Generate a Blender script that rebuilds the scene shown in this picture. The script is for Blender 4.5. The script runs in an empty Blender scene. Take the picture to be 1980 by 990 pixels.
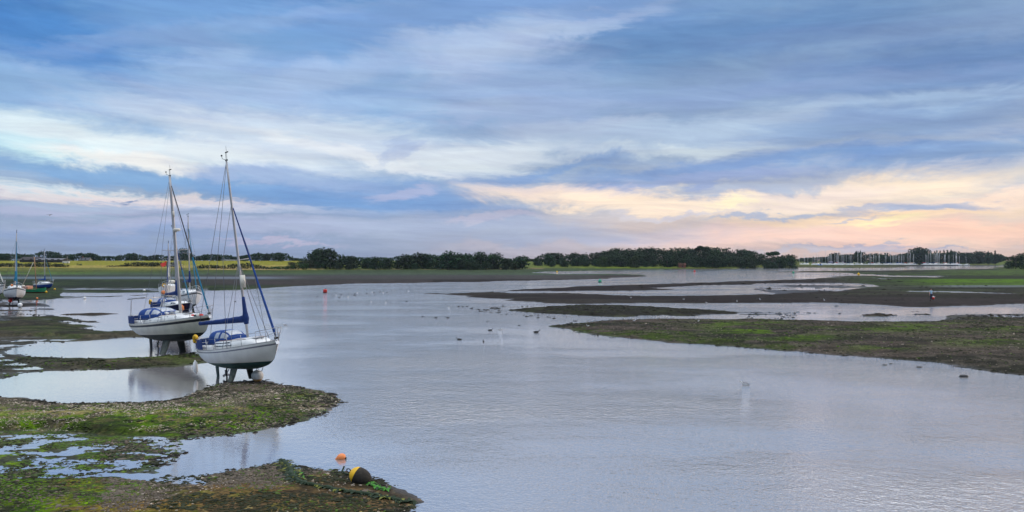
import bpy, bmesh, math, random
import numpy as np
from mathutils import Vector, Matrix, Euler
R = math.radians
rng = random.Random(7); nr = np.random.RandomState(11)
SC = bpy.context.scene
COL = SC.collection

# ------------------------------------------------------------------ camera, sky, sun, exposure
FPX, CX, HZ, CAMH = 1715.0, 990.0, 504.0, 6.3        # focal length in photo pixels, centre column, horizon row, eye height
cam = bpy.data.cameras.new('camera'); co = bpy.data.objects.new('camera', cam); COL.objects.link(co)
cam.sensor_width = 36; cam.lens = 36 * FPX / 1980; cam.clip_start = .1; cam.clip_end = 20000
co.location = (0, 0, CAMH); co.rotation_euler = (R(90) + math.atan((HZ - 495) / FPX), 0, 0)
SC.camera = co
SC.view_settings.view_transform = 'Standard'; SC.view_settings.look = 'None'
SC.view_settings.gamma = 1; SC.view_settings.exposure = 0.06; SC.view_settings.use_curve_mapping = False
SUN_AZ, SUN_EL = R(62), R(11)

def srgb(r, g, b):
    f = lambda v: (v / 255 / 12.92) if v <= 10.3 else ((v / 255 + .055) / 1.055) ** 2.4
    return (f(r), f(g), f(b))

def build_world():
    w = bpy.data.worlds.new('World'); SC.world = w; w.use_nodes = True
    nt = w.node_tree; N = nt.nodes; L = nt.links; N.clear()
    def node(t, **kw):
        n = N.new(t)
        for k, v in kw.items(): setattr(n, k, v)
        return n
    def val(x, sock):
        if isinstance(x, (int, float)): sock.default_value = x
        else: L.new(x, sock)
    def math_(op, a, b=0.0, c=0.0, clamp=False):
        n = node('ShaderNodeMath', operation=op, use_clamp=clamp)
        val(a, n.inputs[0]); val(b, n.inputs[1]); val(c, n.inputs[2]); return n.outputs[0]
    def mix(fac, a, b, mode='MIX'):
        n = node('ShaderNodeMix', data_type='RGBA', blend_type=mode)
        val(fac, n.inputs[0])
        for x, i in ((a, 6), (b, 7)):
            if isinstance(x, tuple): n.inputs[i].default_value = (*x, 1)
            else: L.new(x, n.inputs[i])
        return n.outputs[2]
    tc = node('ShaderNodeTexCoord'); sp = node('ShaderNodeSeparateXYZ'); L.new(tc.outputs['Generated'], sp.inputs[0])
    az = math_('DEGREES', math_('ARCTAN2', sp.outputs[0], sp.outputs[1]))
    el = math_('DEGREES', math_('ARCSINE', math_('MINIMUM', math_('ABSOLUTE', sp.outputs[2]), 1.0)))
    def comb(x, y, z=0.0):
        n = node('ShaderNodeCombineXYZ'); val(x, n.inputs[0]); val(y, n.inputs[1]); val(z, n.inputs[2]); return n.outputs[0]
    def noise(vec, scale, detail=5, rough=.55, dist=0.0):
        n = node('ShaderNodeTexNoise'); L.new(vec, n.inputs['Vector'])
        n.inputs['Scale'].default_value = scale; n.inputs['Detail'].default_value = detail
        n.inputs['Roughness'].default_value = rough; n.inputs['Distortion'].default_value = dist; return n
    # wind-drawn cloud texture: long in azimuth, short in elevation, finer towards the horizon
    elp = math_('MULTIPLY', math_('POWER', math_('ADD', el, 2.0), .8), 1.9)
    shear = math_('MULTIPLY_ADD', az, .07, elp)
    sv = comb(math_('MULTIPLY', az, .09), math_('MULTIPLY', shear, .32), 3.7)
    nA = noise(sv, 1.0, 9, .66, .5)
    sv2 = comb(math_('MULTIPLY', az, .05), math_('MULTIPLY', elp, .8), 9.1)
    nB = noise(sv2, 1.3, 6, .55, .4)
    warp = noise(comb(math_('MULTIPLY', az, .12), math_('MULTIPLY', el, .34), 1.3), 1.0, 8, .66, .4)
    nC = noise(comb(math_('MULTIPLY', math_('ADD', az, math_('MULTIPLY', el, 1.5)), .16), math_('MULTIPLY_ADD', az, .05, math_('MULTIPLY', elp, 1.15)), 5.5), 1.0, 8, .68, .8)
    ws = node('ShaderNodeSeparateXYZ'); L.new(warp.outputs['Color'], ws.inputs[0])
    p = comb(math_('ADD', az, math_('MULTIPLY', math_('SUBTRACT', ws.outputs[0], .5), 11.0)),
             math_('ADD', el, math_('MULTIPLY', math_('SUBTRACT', ws.outputs[1], .5), 3.8)))
    def tone(col, k=.94): c_ = srgb(*col); g = .25 * c_[0] + .6 * c_[1] + .15 * c_[2]; return tuple((g + (v - g) * k) * q_ for v, q_ in zip(c_, (1.0, 1.01, .98)))
    def blob(px, py, rx, ry, ang, col, s, base, soft=1.0):
        a = math.degrees(math.atan((px - CX) / FPX)); e = math.degrees(math.atan((HZ - py) / FPX * math.cos(R(a))))
        k = math.degrees(1 / FPX)
        m = node('ShaderNodeMapping', vector_type='TEXTURE'); L.new(p, m.inputs[0])
        m.inputs['Location'].default_value = (a, e, 0); m.inputs['Rotation'].default_value = (0, 0, R(ang))
        m.inputs['Scale'].default_value = (rx * k * 1.25, ry * k * 1.45, 1)
        ln = node('ShaderNodeVectorMath', operation='LENGTH'); L.new(m.outputs[0], ln.inputs[0])
        d = math_('ADD', ln.outputs['Value'], math_('MULTIPLY', math_('SUBTRACT', nA.outputs[0], .5), 1.25))
        mr = node('ShaderNodeMapRange', interpolation_type='SMOOTHERSTEP')
        L.new(d, mr.inputs[0]); mr.inputs[1].default_value = 1.25 * soft; mr.inputs[2].default_value = .15
        mr.inputs[3].default_value = 0; mr.inputs[4].default_value = s
        return mix(mr.outputs[0], base, tone(col))
    sky = node('ShaderNodeTexSky', sky_type='NISHITA', sun_disc=False)
    sky.sun_elevation = SUN_EL; sky.sun_rotation = SUN_AZ; sky.air_density = 1.2; sky.dust_density = 1.5; sky.ozone_density = 2.0
    skyc = mix(1.0, sky.outputs[0], (.11, .11, .11), 'MULTIPLY')
    def ramp(fac, stops):
        r = node('ShaderNodeValToRGB'); L.new(fac, r.inputs[0]); e = r.color_ramp.elements
        while len(e) < len(stops): e.new(.5)
        for q, (po, c) in zip(e, stops): q.position = po; q.color = (*tone(c), 1)
        return r.outputs[0]
    f = math_('DIVIDE', el, 90.0, clamp=True)
    left = ramp(f, [(0, (146, 166, 205)), (.03, (150, 172, 214)), (.075, (150, 180, 224)), (.12, (128, 170, 222)), (.185, (78, 140, 208)), (.25, (146, 166, 204)), (.42, (186, 194, 214)), (1, (236, 236, 236))])
    right = ramp(f, [(0, (208, 186, 192)), (.02, (226, 202, 200)), (.04, (196, 196, 214)), (.07, (150, 172, 214)), (.12, (126, 155, 202)), (.185, (106, 146, 200)), (.25, (150, 166, 200)), (.42, (190, 194, 212)), (1, (236, 236, 236))])
    azf = node('ShaderNodeMapRange', interpolation_type='SMOOTHSTEP'); L.new(az, azf.inputs[0])
    azf.inputs[1].default_value = -12; azf.inputs[2].default_value = 14
    c = mix(azf.outputs[0], left, right)
    c = mix(.18, c, skyc)
    B = [  # px, py, rx, ry, tilt, colour, strength
        (40, 40, 240, 60, -10, (58, 126, 202), .75), (560, 50, 420, 55, -6, (118, 162, 220), .7), (950, 20, 380, 40, 3, (128, 162, 218), .7),
        (1330, 75, 480, 40, 3, (88, 134, 192), .6), (1850, 130, 320, 40, 3, (90, 132, 192), .65),
        (200, 205, 270, 38, -14, (142, 180, 228), .7), (470, 150, 150, 40, -10, (156, 188, 232), .7),
        (240, 150, 260, 15, -14, (96, 146, 210), .6), (90, 228, 230, 18, -12, (96, 155, 216), .7),
        (760, 160, 420, 45, -4, (148, 176, 224), .5), (930, 100, 150, 42, 12, (186, 203, 236), .75),
        (650, 215, 260, 18, -8, (122, 164, 218), .45),
        (600, 262, 380, 46, -6, (208, 221, 241), .85), (160, 275, 300, 38, -8, (220, 236, 246), .95), (420, 300, 260, 26, -6, (224, 232, 242), .85), (70, 292, 120, 20, -4, (190, 232, 246), .7),
        (280, 318, 190, 15, -5, (238, 236, 238), .9), (700, 298, 230, 14, -11, (226, 230, 240), .8),
        (940, 300, 190, 22, 1, (222, 230, 240), .8), (1110, 255, 160, 20, 2, (184, 196, 224), .6),
        (460, 335, 90, 14, 6, (152, 172, 218), .7), (775, 285, 50, 14, 30, (150, 174, 222), .5),
        (300, 352, 430, 12, -4, (122, 168, 220), .8), (680, 375, 290, 36, -5, (116, 158, 216), .8), (560, 345, 160, 10, -4, (160, 180, 220), .6), (1000, 160, 200, 60, 4, (164, 184, 224), .5),
        (100, 366, 180, 7, -3, (206, 226, 240), .7), (230, 384, 260, 9, -3, (238, 222, 224), .75), (110, 408, 240, 9, 0, (178, 182, 216), .7),
        (330, 402, 420, 8, -1, (186, 200, 230), .5), (180, 455, 330, 16, 0, (142, 166, 214), .6), (420, 440, 330, 12, 0, (188, 192, 224), .55),
        (262, 387, 14, 5, 12, (104, 134, 184), .95), (545, 467, 110, 4, 0, (208, 188, 212), .4), (790, 374, 66, 9, 3, (188, 190, 222), .6),
        (760, 440, 280, 14, 1, (166, 180, 214), .5),
        (700, 120, 400, 26, 13, (168, 190, 228), .6), (450, 50, 320, 16, 12, (142, 172, 220), .5), (1080, 60, 220, 14, 13, (174, 192, 226), .6), (380, 120, 90, 20, 20, (160, 188, 228), .4),
        (620, 195, 430, 20, -3, (162, 188, 228), .5), (1020, 215, 270, 18, 2, (174, 187, 219), .5), (1680, 60, 280, 20, 0, (122, 150, 200), .45), (1640, 165, 320, 14, 2, (140, 162, 206), .5),
        (1250, 190, 380, 30, 3, (142, 168, 216), .5), (1390, 255, 330, 28, 4, (178, 198, 226), .7), (1350, 288, 170, 13, 2, (208, 220, 232), .8),
        (1840, 200, 150, 14, 2, (160, 188, 224), .7), (1700, 245, 280, 20, 3, (124, 157, 208), .6), (1560, 296, 180, 10, 0, (160, 180, 218), .6),
        (1420, 322, 380, 14, 4, (122, 156, 212), .8), (1050, 334, 150, 11, 8, (126, 160, 214), .8), (1820, 300, 260, 18, 2, (116, 154, 208), .7),
        (1320, 352, 260, 9, 3, (146, 166, 214), .8), (1800, 336, 240, 12, 2, (178, 192, 222), .7),
        (1110, 374, 160, 16, -3, (246, 224, 216), .85), (1290, 392, 260, 15, -2, (255, 231, 208), .9), (1690, 372, 260, 22, 5, (255, 232, 208), .95),
        (1520, 388, 200, 18, 3, (240, 222, 218), .7), (1700, 422, 320, 17, 3, (255, 222, 190), .95), (1880, 392, 190, 14, 4, (255, 226, 208), .9),
        (1600, 456, 420, 18, 0, (247, 209, 198), .85), (1860, 452, 240, 20, 0, (252, 206, 188), .8), (1280, 448, 260, 14, 0, (224, 202, 208), .6),
        (1405, 394, 60, 9, 0, (255, 243, 204), .8), (1700, 436, 70, 8, 2, (255, 238, 188), .85),
        (1290, 408, 90, 3.5, 0, (206, 204, 222), .7), (1440, 364, 120, 9, 2, (176, 188, 216), .8), (1500, 415, 150, 4.5, 2, (172, 184, 214), .85),
        (1760, 406, 150, 9, 3, (164, 180, 216), .9), (1640, 428, 60, 3, 2, (176, 184, 214), .7),
        (1000, 448, 300, 22, 1, (164, 178, 210), .8), (960, 424, 90, 6, 6, (196, 192, 214), .6), (1120, 478, 300, 9, 0, (196, 190, 206), .6),
        (1650, 489, 240, 5, 0, (190, 190, 210), .7), (1880, 484, 60, 2.2, 2, (158, 166, 196), .8), (1600, 481, 60, 2, 2, (172, 176, 204), .7), (1695, 480, 60, 2, 2, (172, 176, 204), .7),
    ]
    for bi, (px, py, rx, ry, an, col, s) in enumerate(B):
        c = blob(px, py, rx, ry, an, col, s, c)
        if bi % 8 == 7:                                         # chain the blobs so that the shader stays within Cycles' stack
            n = node('ShaderNodeVectorMath', operation='MULTIPLY_ADD'); L.new(c, n.inputs[0]); n.inputs[1].default_value = (1e-7,) * 3; L.new(p, n.inputs[2]); p = n.outputs[0]
    # fine streaks on everything
    st = math_('MULTIPLY_ADD', math_('SUBTRACT', nA.outputs[0], .5), .36, 1.0)
    s3 = math_('MULTIPLY_ADD', math_('SUBTRACT', nC.outputs[0], .5), .56, 1.0); s3b = math_('MULTIPLY_ADD', math_('SUBTRACT', nC.outputs[0], .5), .36, 1.0)
    c = mix(1.0, c, comb(s3, s3, s3b), 'MULTIPLY')
    st2 = math_('MULTIPLY_ADD', math_('SUBTRACT', nB.outputs[0], .5), .46, 1.0)
    c = mix(1.0, c, comb(st, st, math_('MULTIPLY_ADD', math_('SUBTRACT', nA.outputs[0], .5), .24, 1.0)), 'MULTIPLY')
    c = mix(1.0, c, comb(st2, st2, st2), 'MULTIPLY')
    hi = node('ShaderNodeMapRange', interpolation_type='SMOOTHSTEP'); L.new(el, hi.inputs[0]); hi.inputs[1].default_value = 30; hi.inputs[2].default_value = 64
    hi.inputs[3].default_value = 10; hi.inputs[4].default_value = 34          # unseen sky overhead boosted to add light on boats and water
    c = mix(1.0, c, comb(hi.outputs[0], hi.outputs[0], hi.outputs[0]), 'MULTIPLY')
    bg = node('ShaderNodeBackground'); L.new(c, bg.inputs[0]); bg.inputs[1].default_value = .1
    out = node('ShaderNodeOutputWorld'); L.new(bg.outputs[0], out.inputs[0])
    w.cycles.sampling_method = 'MANUAL'; w.cycles.sample_map_resolution = 512
build_world()
sl = bpy.data.lights.new('sun', 'SUN'); so = bpy.data.objects.new('sun', sl); COL.objects.link(so)
sl.energy = .9; sl.angle = R(14); sl.color = (1, .80, .62)
sd_ = Vector((math.sin(SUN_AZ) * math.cos(SUN_EL), math.cos(SUN_AZ) * math.cos(SUN_EL), math.sin(SUN_EL)))
so.rotation_euler = sd_.to_track_quat('Z', 'Y').to_euler(); so.location = (60, 20, 60)
SC.cycles.max_bounces = 6; SC.cycles.diffuse_bounces = 2; SC.cycles.glossy_bounces = 3; SC.cycles.transmission_bounces = 4
SC.cycles.volume_bounces = 0; SC.cycles.caustics_reflective = False; SC.cycles.caustics_refractive = False
SC.cycles.use_denoising = True; SC.cycles.denoising_prefilter = 'ACCURATE'

# ------------------------------------------------------------------ materials
MATS = {}
def mat(name, col, rough=.6, metal=0.0, spec=.5, var=0.0, vscale=3.0, bump=0.0, bscale=20.0, rnd=0.0, coat=0.0):
    if name in MATS: return MATS[name]
    m = bpy.data.materials.new(name); m.use_nodes = True; nt = m.node_tree; N = nt.nodes; L = nt.links
    b = N['Principled BSDF']; b.inputs['Roughness'].default_value = rough; b.inputs['Metallic'].default_value = metal
    b.inputs['Specular IOR Level'].default_value = spec; b.inputs['Coat Weight'].default_value = coat
    b.inputs['Base Color'].default_value = (*col, 1)
    tc = N.new('ShaderNodeTexCoord')
    if var or rnd:
        n = N.new('ShaderNodeTexNoise'); n.inputs['Scale'].default_value = vscale; n.inputs['Detail'].default_value = 5
        L.new(tc.outputs['Object'], n.inputs['Vector'])
        mr = N.new('ShaderNodeMapRange'); L.new(n.outputs[0], mr.inputs[0]); mr.inputs[1].default_value = .3; mr.inputs[2].default_value = .7
        mr.inputs[3].default_value = 1 - var; mr.inputs[4].default_value = 1 + var
        v = mr.outputs[0]
        if rnd:
            oi = N.new('ShaderNodeObjectInfo'); m2 = N.new('ShaderNodeMapRange'); L.new(oi.outputs['Random'], m2.inputs[0])
            m2.inputs[3].default_value = 1 - rnd; m2.inputs[4].default_value = 1 + rnd
            mm = N.new('ShaderNodeMath'); mm.operation = 'MULTIPLY'; L.new(v, mm.inputs[0]); L.new(m2.outputs[0], mm.inputs[1]); v = mm.outputs[0]
        mx = N.new('ShaderNodeVectorMath'); mx.operation = 'SCALE'; mx.inputs[0].default_value = col; L.new(v, mx.inputs['Scale'])
        L.new(mx.outputs[0], b.inputs['Base Color'])
    if bump:
        n = N.new('ShaderNodeTexNoise'); n.inputs['Scale'].default_value = bscale; n.inputs['Detail'].default_value = 3
        L.new(tc.outputs['Object'], n.inputs['Vector'])
        bp = N.new('ShaderNodeBump'); bp.inputs['Strength'].default_value = bump; bp.inputs['Distance'].default_value = .02
        L.new(n.outputs[0], bp.inputs['Height']); L.new(bp.outputs[0], b.inputs['Normal'])
    MATS[name] = m; return m

# ------------------------------------------------------------------ numpy noise
def _hash(ix, iy, s):
    h = (ix.astype(np.int64) * 374761393 + iy.astype(np.int64) * 668265263 + s * 974634777) & 0xffffffff
    h = ((h ^ (h >> 13)) * 1274126177) & 0xffffffff
    return ((h ^ (h >> 16)) & 0xffff) / 65535.0
def vnoise(x, y, s=0):
    x = np.asarray(x, float); y = np.asarray(y, float)
    ix = np.floor(x); iy = np.floor(y); fx = x - ix; fy = y - iy
    fx = fx * fx * fx * (fx * (fx * 6 - 15) + 10); fy = fy * fy * fy * (fy * (fy * 6 - 15) + 10)
    a = _hash(ix, iy, s); b = _hash(ix + 1, iy, s); c = _hash(ix, iy + 1, s); d = _hash(ix + 1, iy + 1, s)
    return (a + (b - a) * fx) * (1 - fy) + (c + (d - c) * fx) * fy
def fbm(x, y, lam, octv=4, s=0, gain=.5):
    t = 0; a = 1.0; tot = 0; th = .6
    for k in range(octv):
        c_, s_ = math.cos(th * k), math.sin(th * k)
        t = t + a * vnoise((x * c_ - y * s_) / lam + 13.1 * k, (x * s_ + y * c_) / lam - 7.7 * k, s + 17 * k); tot += a; a *= gain; lam *= .5
    return t / tot
def sm(e0, e1, x):
    t = np.clip((x - e0) / (e1 - e0), 0, 1); return t * t * (3 - 2 * t)

# ------------------------------------------------------------------ ground layout: points traced on the photo, laid on the water level
def G(px, py, z=0.0):
    Y = (CAMH - z) * FPX / (py - HZ); return ((px - CX) / FPX * Y, Y)
def PX(X, Y, Z=0.0): return CX + FPX * X / Y, HZ + (CAMH - Z) * FPX / Y
def poly(*pts): return np.array([G(*p) if len(p) == 2 else (p[0], p[1]) for p in pts])
W3 = 0  # third element marks world coordinates
LAND = [
 ('+', poly((785,1150),(782,996),(795,977),(815,970),(800,956),(765,944),(735,930),(705,920),(690,912),(640,908),(600,905),(575,905),(552,892),(520,898),(470,906),(400,917),(345,923),(305,918),(312,905),(345,885),(365,868),(352,852),(385,847),(440,842),(500,835),(545,823),(590,813),(630,800),(655,786),(663,774),(650,763),(600,750),(545,740),(500,734),(470,735),(430,738),(400,746),(375,757),(360,766),(330,773),(280,777),(180,779),(120,779),(60,770),(0,765),(-120,755),(-400,760),(-900,1150))),
 # strip under the second yacht, strip behind it and the left flats
 ('+', poly((-500,770),(-120,758),(-60,742),(0,735),(40,724),(90,719),(200,716),(330,710),(380,703),(405,694),(400,686),(370,682),(350,684),(300,690),(200,693),(120,692),(60,690),(22,684),(14,678),(40,670),(100,663),(180,657),(250,653),(320,652),(345,648),(320,643),(250,642),(190,645),(140,642),(124,637),(136,630),(112,621),(60,621),(0,622),(-200,620),(-500,620))),
 ('+', poly((-600,622),(-200,621),(0,615),(40,619),(110,619),(180,623),(120,613),(70,611),(20,606),(60,601),(112,599),(60,597),(46,593),(70,588),(-20,586),(-600,588))),
 ('+', poly((133,608.2),(180,606.8),(222,607),(180,609.6))),
 ('+', poly((160,583.6),(200,582.8),(250,581.5),(215,584.6),(180,584.6))),
 # upper left flats and the long spit
 ('+', poly((-900,590),(-200,588),(0,585),(60,582),(112,577),(165,573.5),(250,571),(310,566),(410,562),(500,557),(600,553),(700,549.5),(800,546.5),(950,544),(1100,542),(1200,539),(1255,536.5),(1285,534.3),(1262,532),(1150,530.2),(1080,531.2),(1015,528.5),(1060,525),(1150,523.4),(1250,521.8),(1400,519.8),(1500,517.6),(1560,517.6),(1640,518.2),(1740,517.4),(1770,514),(1850,513.6),(1990,513.6),(2200,513.6),(3000,513.6),(3600,5000,W3),(-5200,5000,W3))),
 ('-', poly((120,574.5),(200,572.6),(265,572.2),(262,574.8),(200,576.6),(140,577))),
 # right flats with the dark bars
 ('+', poly((3600,512),(1975,513.2),(1945,515.5),(1900,520),(1750,522.4),(1600,524.2),(1485,525.4),(1485,526.4),(1600,527),(1655,528),(1672,531.5),(1640,536),(1600,539),(1560,541),(1480,544),(1400,546.4),(1300,549.8),(1200,553),(1150,553.6),(1100,555.5),(1040,557.4),(960,561),(900,565.6),(860,567.2),(838,567.8),(870,571),(920,574.5),(960,579.5),(1010,583.6),(1060,585),(1150,586),(1300,586),(1450,586),(1600,585),(1680,587),(1760,592.4),(1830,594),(1890,592),(1990,587),(3000,586))),
 ('-', poly((1300,552.4),(1380,551.2),(1440,550.8),(1560,551.4),(1650,552),(1720,553.4),(1650,557),(1600,559),(1655,561),(1605,565.2),(1560,567),(1500,571.5),(1400,573),(1300,573),(1220,571.4),(1160,568.6),(1130,566.6),(1010,566.6),(1012,564.6),(1100,563.6),(1150,562.2),(1210,562.2),(1300,559.4),(1262,556.8),(1282,554))),
 ('-', poly((1775,563.2),(1850,564),(1940,566.2),(1980,568.2),(1930,568.6),(1850,567),(1780,565.8))),
 ('-', poly((1605,546.2),(1650,544.8),(1690,545),(1650,547.6),(1610,548.2))),
 ('-', poly((1688,538),(1725,539),(1722,540.6),(1690,540.2))),
 ('-', poly((1725,533.6),(1790,534.2),(1788,536),(1726,535.6))),
 # bar in mid channel and its broken tail
 ('+', poly((962,592.5),(1000,594),(1060,591.6),(1120,590.6),(1200,592),(1260,594),(1330,598),(1400,601.5),(1445,603.5),(1400,606),(1370,606),(1330,611),(1280,609),(1200,611.4),(1130,610),(1060,606),(1010,603),(980,599))),
 ('+', poly((1660,609),(1690,606),(1735,609),(1730,612),(1690,611.5))),
 ('+', poly((1745,608.5),(1790,604.8),(1815,608),(1800,609.4),(1775,611.6))),
 ('+', poly((1920,612),(1950,609.4),(1965,611.4),(1940,613.4))),
 ('+', poly((1535,609),(1570,607.6),(1592,609.4),(1560,610.4))),
 ('+', poly((1450,613),(1480,611.6),(1502,613.4),(1475,615))),
 # big right bank
 ('+', poly((1072,629.6),(1100,625.5),(1150,621.4),(1200,619.8),(1300,617.8),(1400,618.6),(1450,616.4),(1500,619),(1560,619),(1640,621.4),(1700,621.6),(1800,621),(1832,614),(1870,611.5),(1990,612.5),(3200,605),(3200,860),(1990,728),(1900,717),(1820,706.5),(1740,698.5),(1650,690),(1560,684),(1450,675),(1350,666),(1250,659),(1150,647),(1110,640),(1075,632))),
]
PUDDLES = [  # zone, mean level, relief, wave length
 (poly((-500,832),(0,832),(100,826),(200,838),(300,842),(352,846),(368,868),(345,885),(312,906),(305,920),(250,916),(150,930),(-500,960)), +.001, .045, .5),
 (poly((190,917),(305,916),(370,921),(420,932),(400,944),(330,938),(250,928)), -.006, .03, .8),
 (poly((-500,648),(0,650),(120,650),(170,656),(100,664),(16,674),(10,682),(30,694),(100,712),(40,722),(0,733),(-60,740),(-500,750)), +.010, .06, 1.1),
 (poly((-600,575),(60,578),(110,590),(120,600),(112,620),(0,625),(-600,625)), +.000, .07, 3.2),
 (poly((100,556),(420,556),(420,563),(250,572),(100,577)), -.004, .08, 14.0),
 (poly((1440,547),(1560,546),(1700,548),(1720,554),(1600,566),(1500,570),(1440,560)), -.012, .1, 14.0),
 (poly((1420,603),(1540,602),(1640,606),(1640,620),(1540,618),(1420,617)), -.02, .08, 2.6),
 (poly((1820,608),(1990,606),(2300,608),(2300,622),(1820,622)), .01, .08, 4.0),
 (poly((900,585),(1010,588),(1120,588),(1120,592),(980,600),(1000,606),(900,600)), -.05, .1, 3.0),
]
def sdf(P, X, Y):
    """signed distance (inside positive) of points to a closed polygon"""
    x0, y0 = P.min(0); x1, y1 = P.max(0); d = np.full(X.shape, 1e9); s = np.zeros(X.shape, bool)
    for i in range(len(P)):
        ax, ay = P[i]; bx, by = P[(i + 1) % len(P)]
        ex, ey = bx - ax, by - ay; wx, wy = X - ax, Y - ay
        t = np.clip((wx * ex + wy * ey) / max(ex * ex + ey * ey, 1e-12), 0, 1)
        d = np.minimum(d, (wx - ex * t) ** 2 + (wy - ey * t) ** 2)
        c = (ay > Y) != (by > Y)
        if ey != 0: s ^= c & (X < ax + ex * (Y - ay) / ey)
    return np.where(s, 1, -1) * np.sqrt(d)
def sdf_near(P, X, Y, lim):
    x0, y0 = P.min(0) - lim; x1, y1 = P.max(0) + lim
    o = np.full(X.shape, -float(lim)); m = (X > x0) & (X < x1) & (Y > y0) & (Y < y1)
    if m.any(): o[m] = sdf(P, X[m], Y[m])
    return o
FAR = LAND[5][1]
def ground(X, Y):
    """terrain height and shore distance"""
    X = np.atleast_1d(np.asarray(X, float)); Y = np.atleast_1d(np.asarray(Y, float))
    D = np.maximum(np.hypot(X, Y), 2); s = np.full(X.shape, -60.0)
    for op, P in LAND:
        q = sdf_near(P, X, Y, 60)
        s = np.maximum(s, q) if op == '+' else np.minimum(s, -q)
    v = np.minimum(D * D / 10800, 9)
    lam = 40.0; k = 0
    while lam > .12:
        s = s + 2 * (vnoise(X / lam + 5 * k, Y / lam - 3 * k, 40 + k) - .5) * np.minimum(.27 * lam, .85 * v); lam *= .5; k += 1
    h = np.where(s > 0, np.minimum(.24, s * .07) , np.maximum(s * .12, -.6))
    micro = sm(-.3, 1.5, s)
    h = h + micro * ((fbm(X, Y, .6, 3, 3) - .5) * .035 + (fbm(X, Y, 4.0, 3, 5) - .5) * .10) * (D < 400)
    for P, mean, amp, lam in PUDDLES:
        q = sdf_near(P, X, Y, 30)
        m = sm(-.04 * np.sqrt(v) - .3, .25 + v * .5, q)
        n = (fbm(X * .55, Y, lam, 5, 21, .6) - .5) * 2
        h = h * (1 - m) + m * (mean + amp * n)
    fq = sdf(FAR, X, Y) if X.size < 5000 else sdf_near(FAR, X, Y, 600)
    edge = sm(-60, 60, X + 70 - .0 * Y)                         # the left shore has a wide mud apron before the fields
    ps = CX + FPX * X / np.maximum(Y, 1)                          # rising land begins at the far shore
    ys = np.interp(ps, [-60, 300, 600, 640, 1000, 1060, 1540, 1546, 1740, 1780, 1925, 1950, 2100], [455, 465, 520, 560, 610, 665, 715, 1080, 1120, 1165, 1165, 640, 600])
    hill = np.clip((Y - ys) * np.interp(ps, [1540, 1700], [.02, .012]), 0, 6) * (s > 0)
    h = h + hill * (Y > 430)
    return h, s
def gz(X, Y): return float(ground([X], [Y])[0][0])

def build_terrain():
    az = list(np.arctan((np.arange(-70, 2051, 1.6) - CX) / FPX))
    lo, hi = az[0], az[-1]
    ex = np.linspace(hi, 2 * math.pi + lo, 70)[1:-1]
    A = np.array(az + list(ex)); nA = len(A)
    q = np.concatenate([np.arange(500, 140, -1.25), np.arange(140, 60, -.85), np.arange(60, 7, -.42)])
    r = np.concatenate([[.5, 3, 7, 11, 15, 18, 20], CAMH * FPX / q, [1700, 2200, 3000, 4200, 6000, 9000]])
    nR = len(r)
    RR, AA = np.meshgrid(r, A, indexing='ij'); X = (RR * np.sin(AA)).ravel(); Y = (RR * np.cos(AA)).ravel()
    h, s = ground(X, Y)
    behind = sm(20, 0, Y) * (np.hypot(X, Y) > 0)
    h = np.where(Y < 12, np.maximum(h, .2 + 0 * h) , h)
    h = np.where((X > 2) & (Y < 30) & (Y > -40), np.minimum(h, ground(X, Y)[0]) if False else h, h)
    co = np.stack([X, Y, h], 1).astype(np.float32)
    me = bpy.data.meshes.new('ground'); nv = len(co)
    i, j = np.meshgrid(np.arange(nR - 1), np.arange(nA), indexing='ij'); j2 = (j + 1) % nA
    f = np.stack([i * nA + j, i * nA + j2, (i + 1) * nA + j2, (i + 1) * nA + j], -1).reshape(-1, 4).astype(np.int32)
    f = f[:, ::-1]
    me.vertices.add(nv); me.vertices.foreach_set('co', co.ravel())
    me.loops.add(f.size); me.loops.foreach_set('vertex_index', f.ravel())
    me.polygons.add(len(f)); me.polygons.foreach_set('loop_start', np.arange(0, f.size, 4, dtype=np.int32))
    me.polygons.foreach_set('use_smooth', np.ones(len(f), bool)); me.update(calc_edges=True)
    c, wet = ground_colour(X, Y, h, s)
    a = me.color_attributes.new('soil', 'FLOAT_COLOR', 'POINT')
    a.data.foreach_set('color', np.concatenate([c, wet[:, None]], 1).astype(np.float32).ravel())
    o = bpy.data.objects.new('ground', me); COL.objects.link(o); o['kind'] = 'structure'
    me.materials.append(ground_material()); return o

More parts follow.
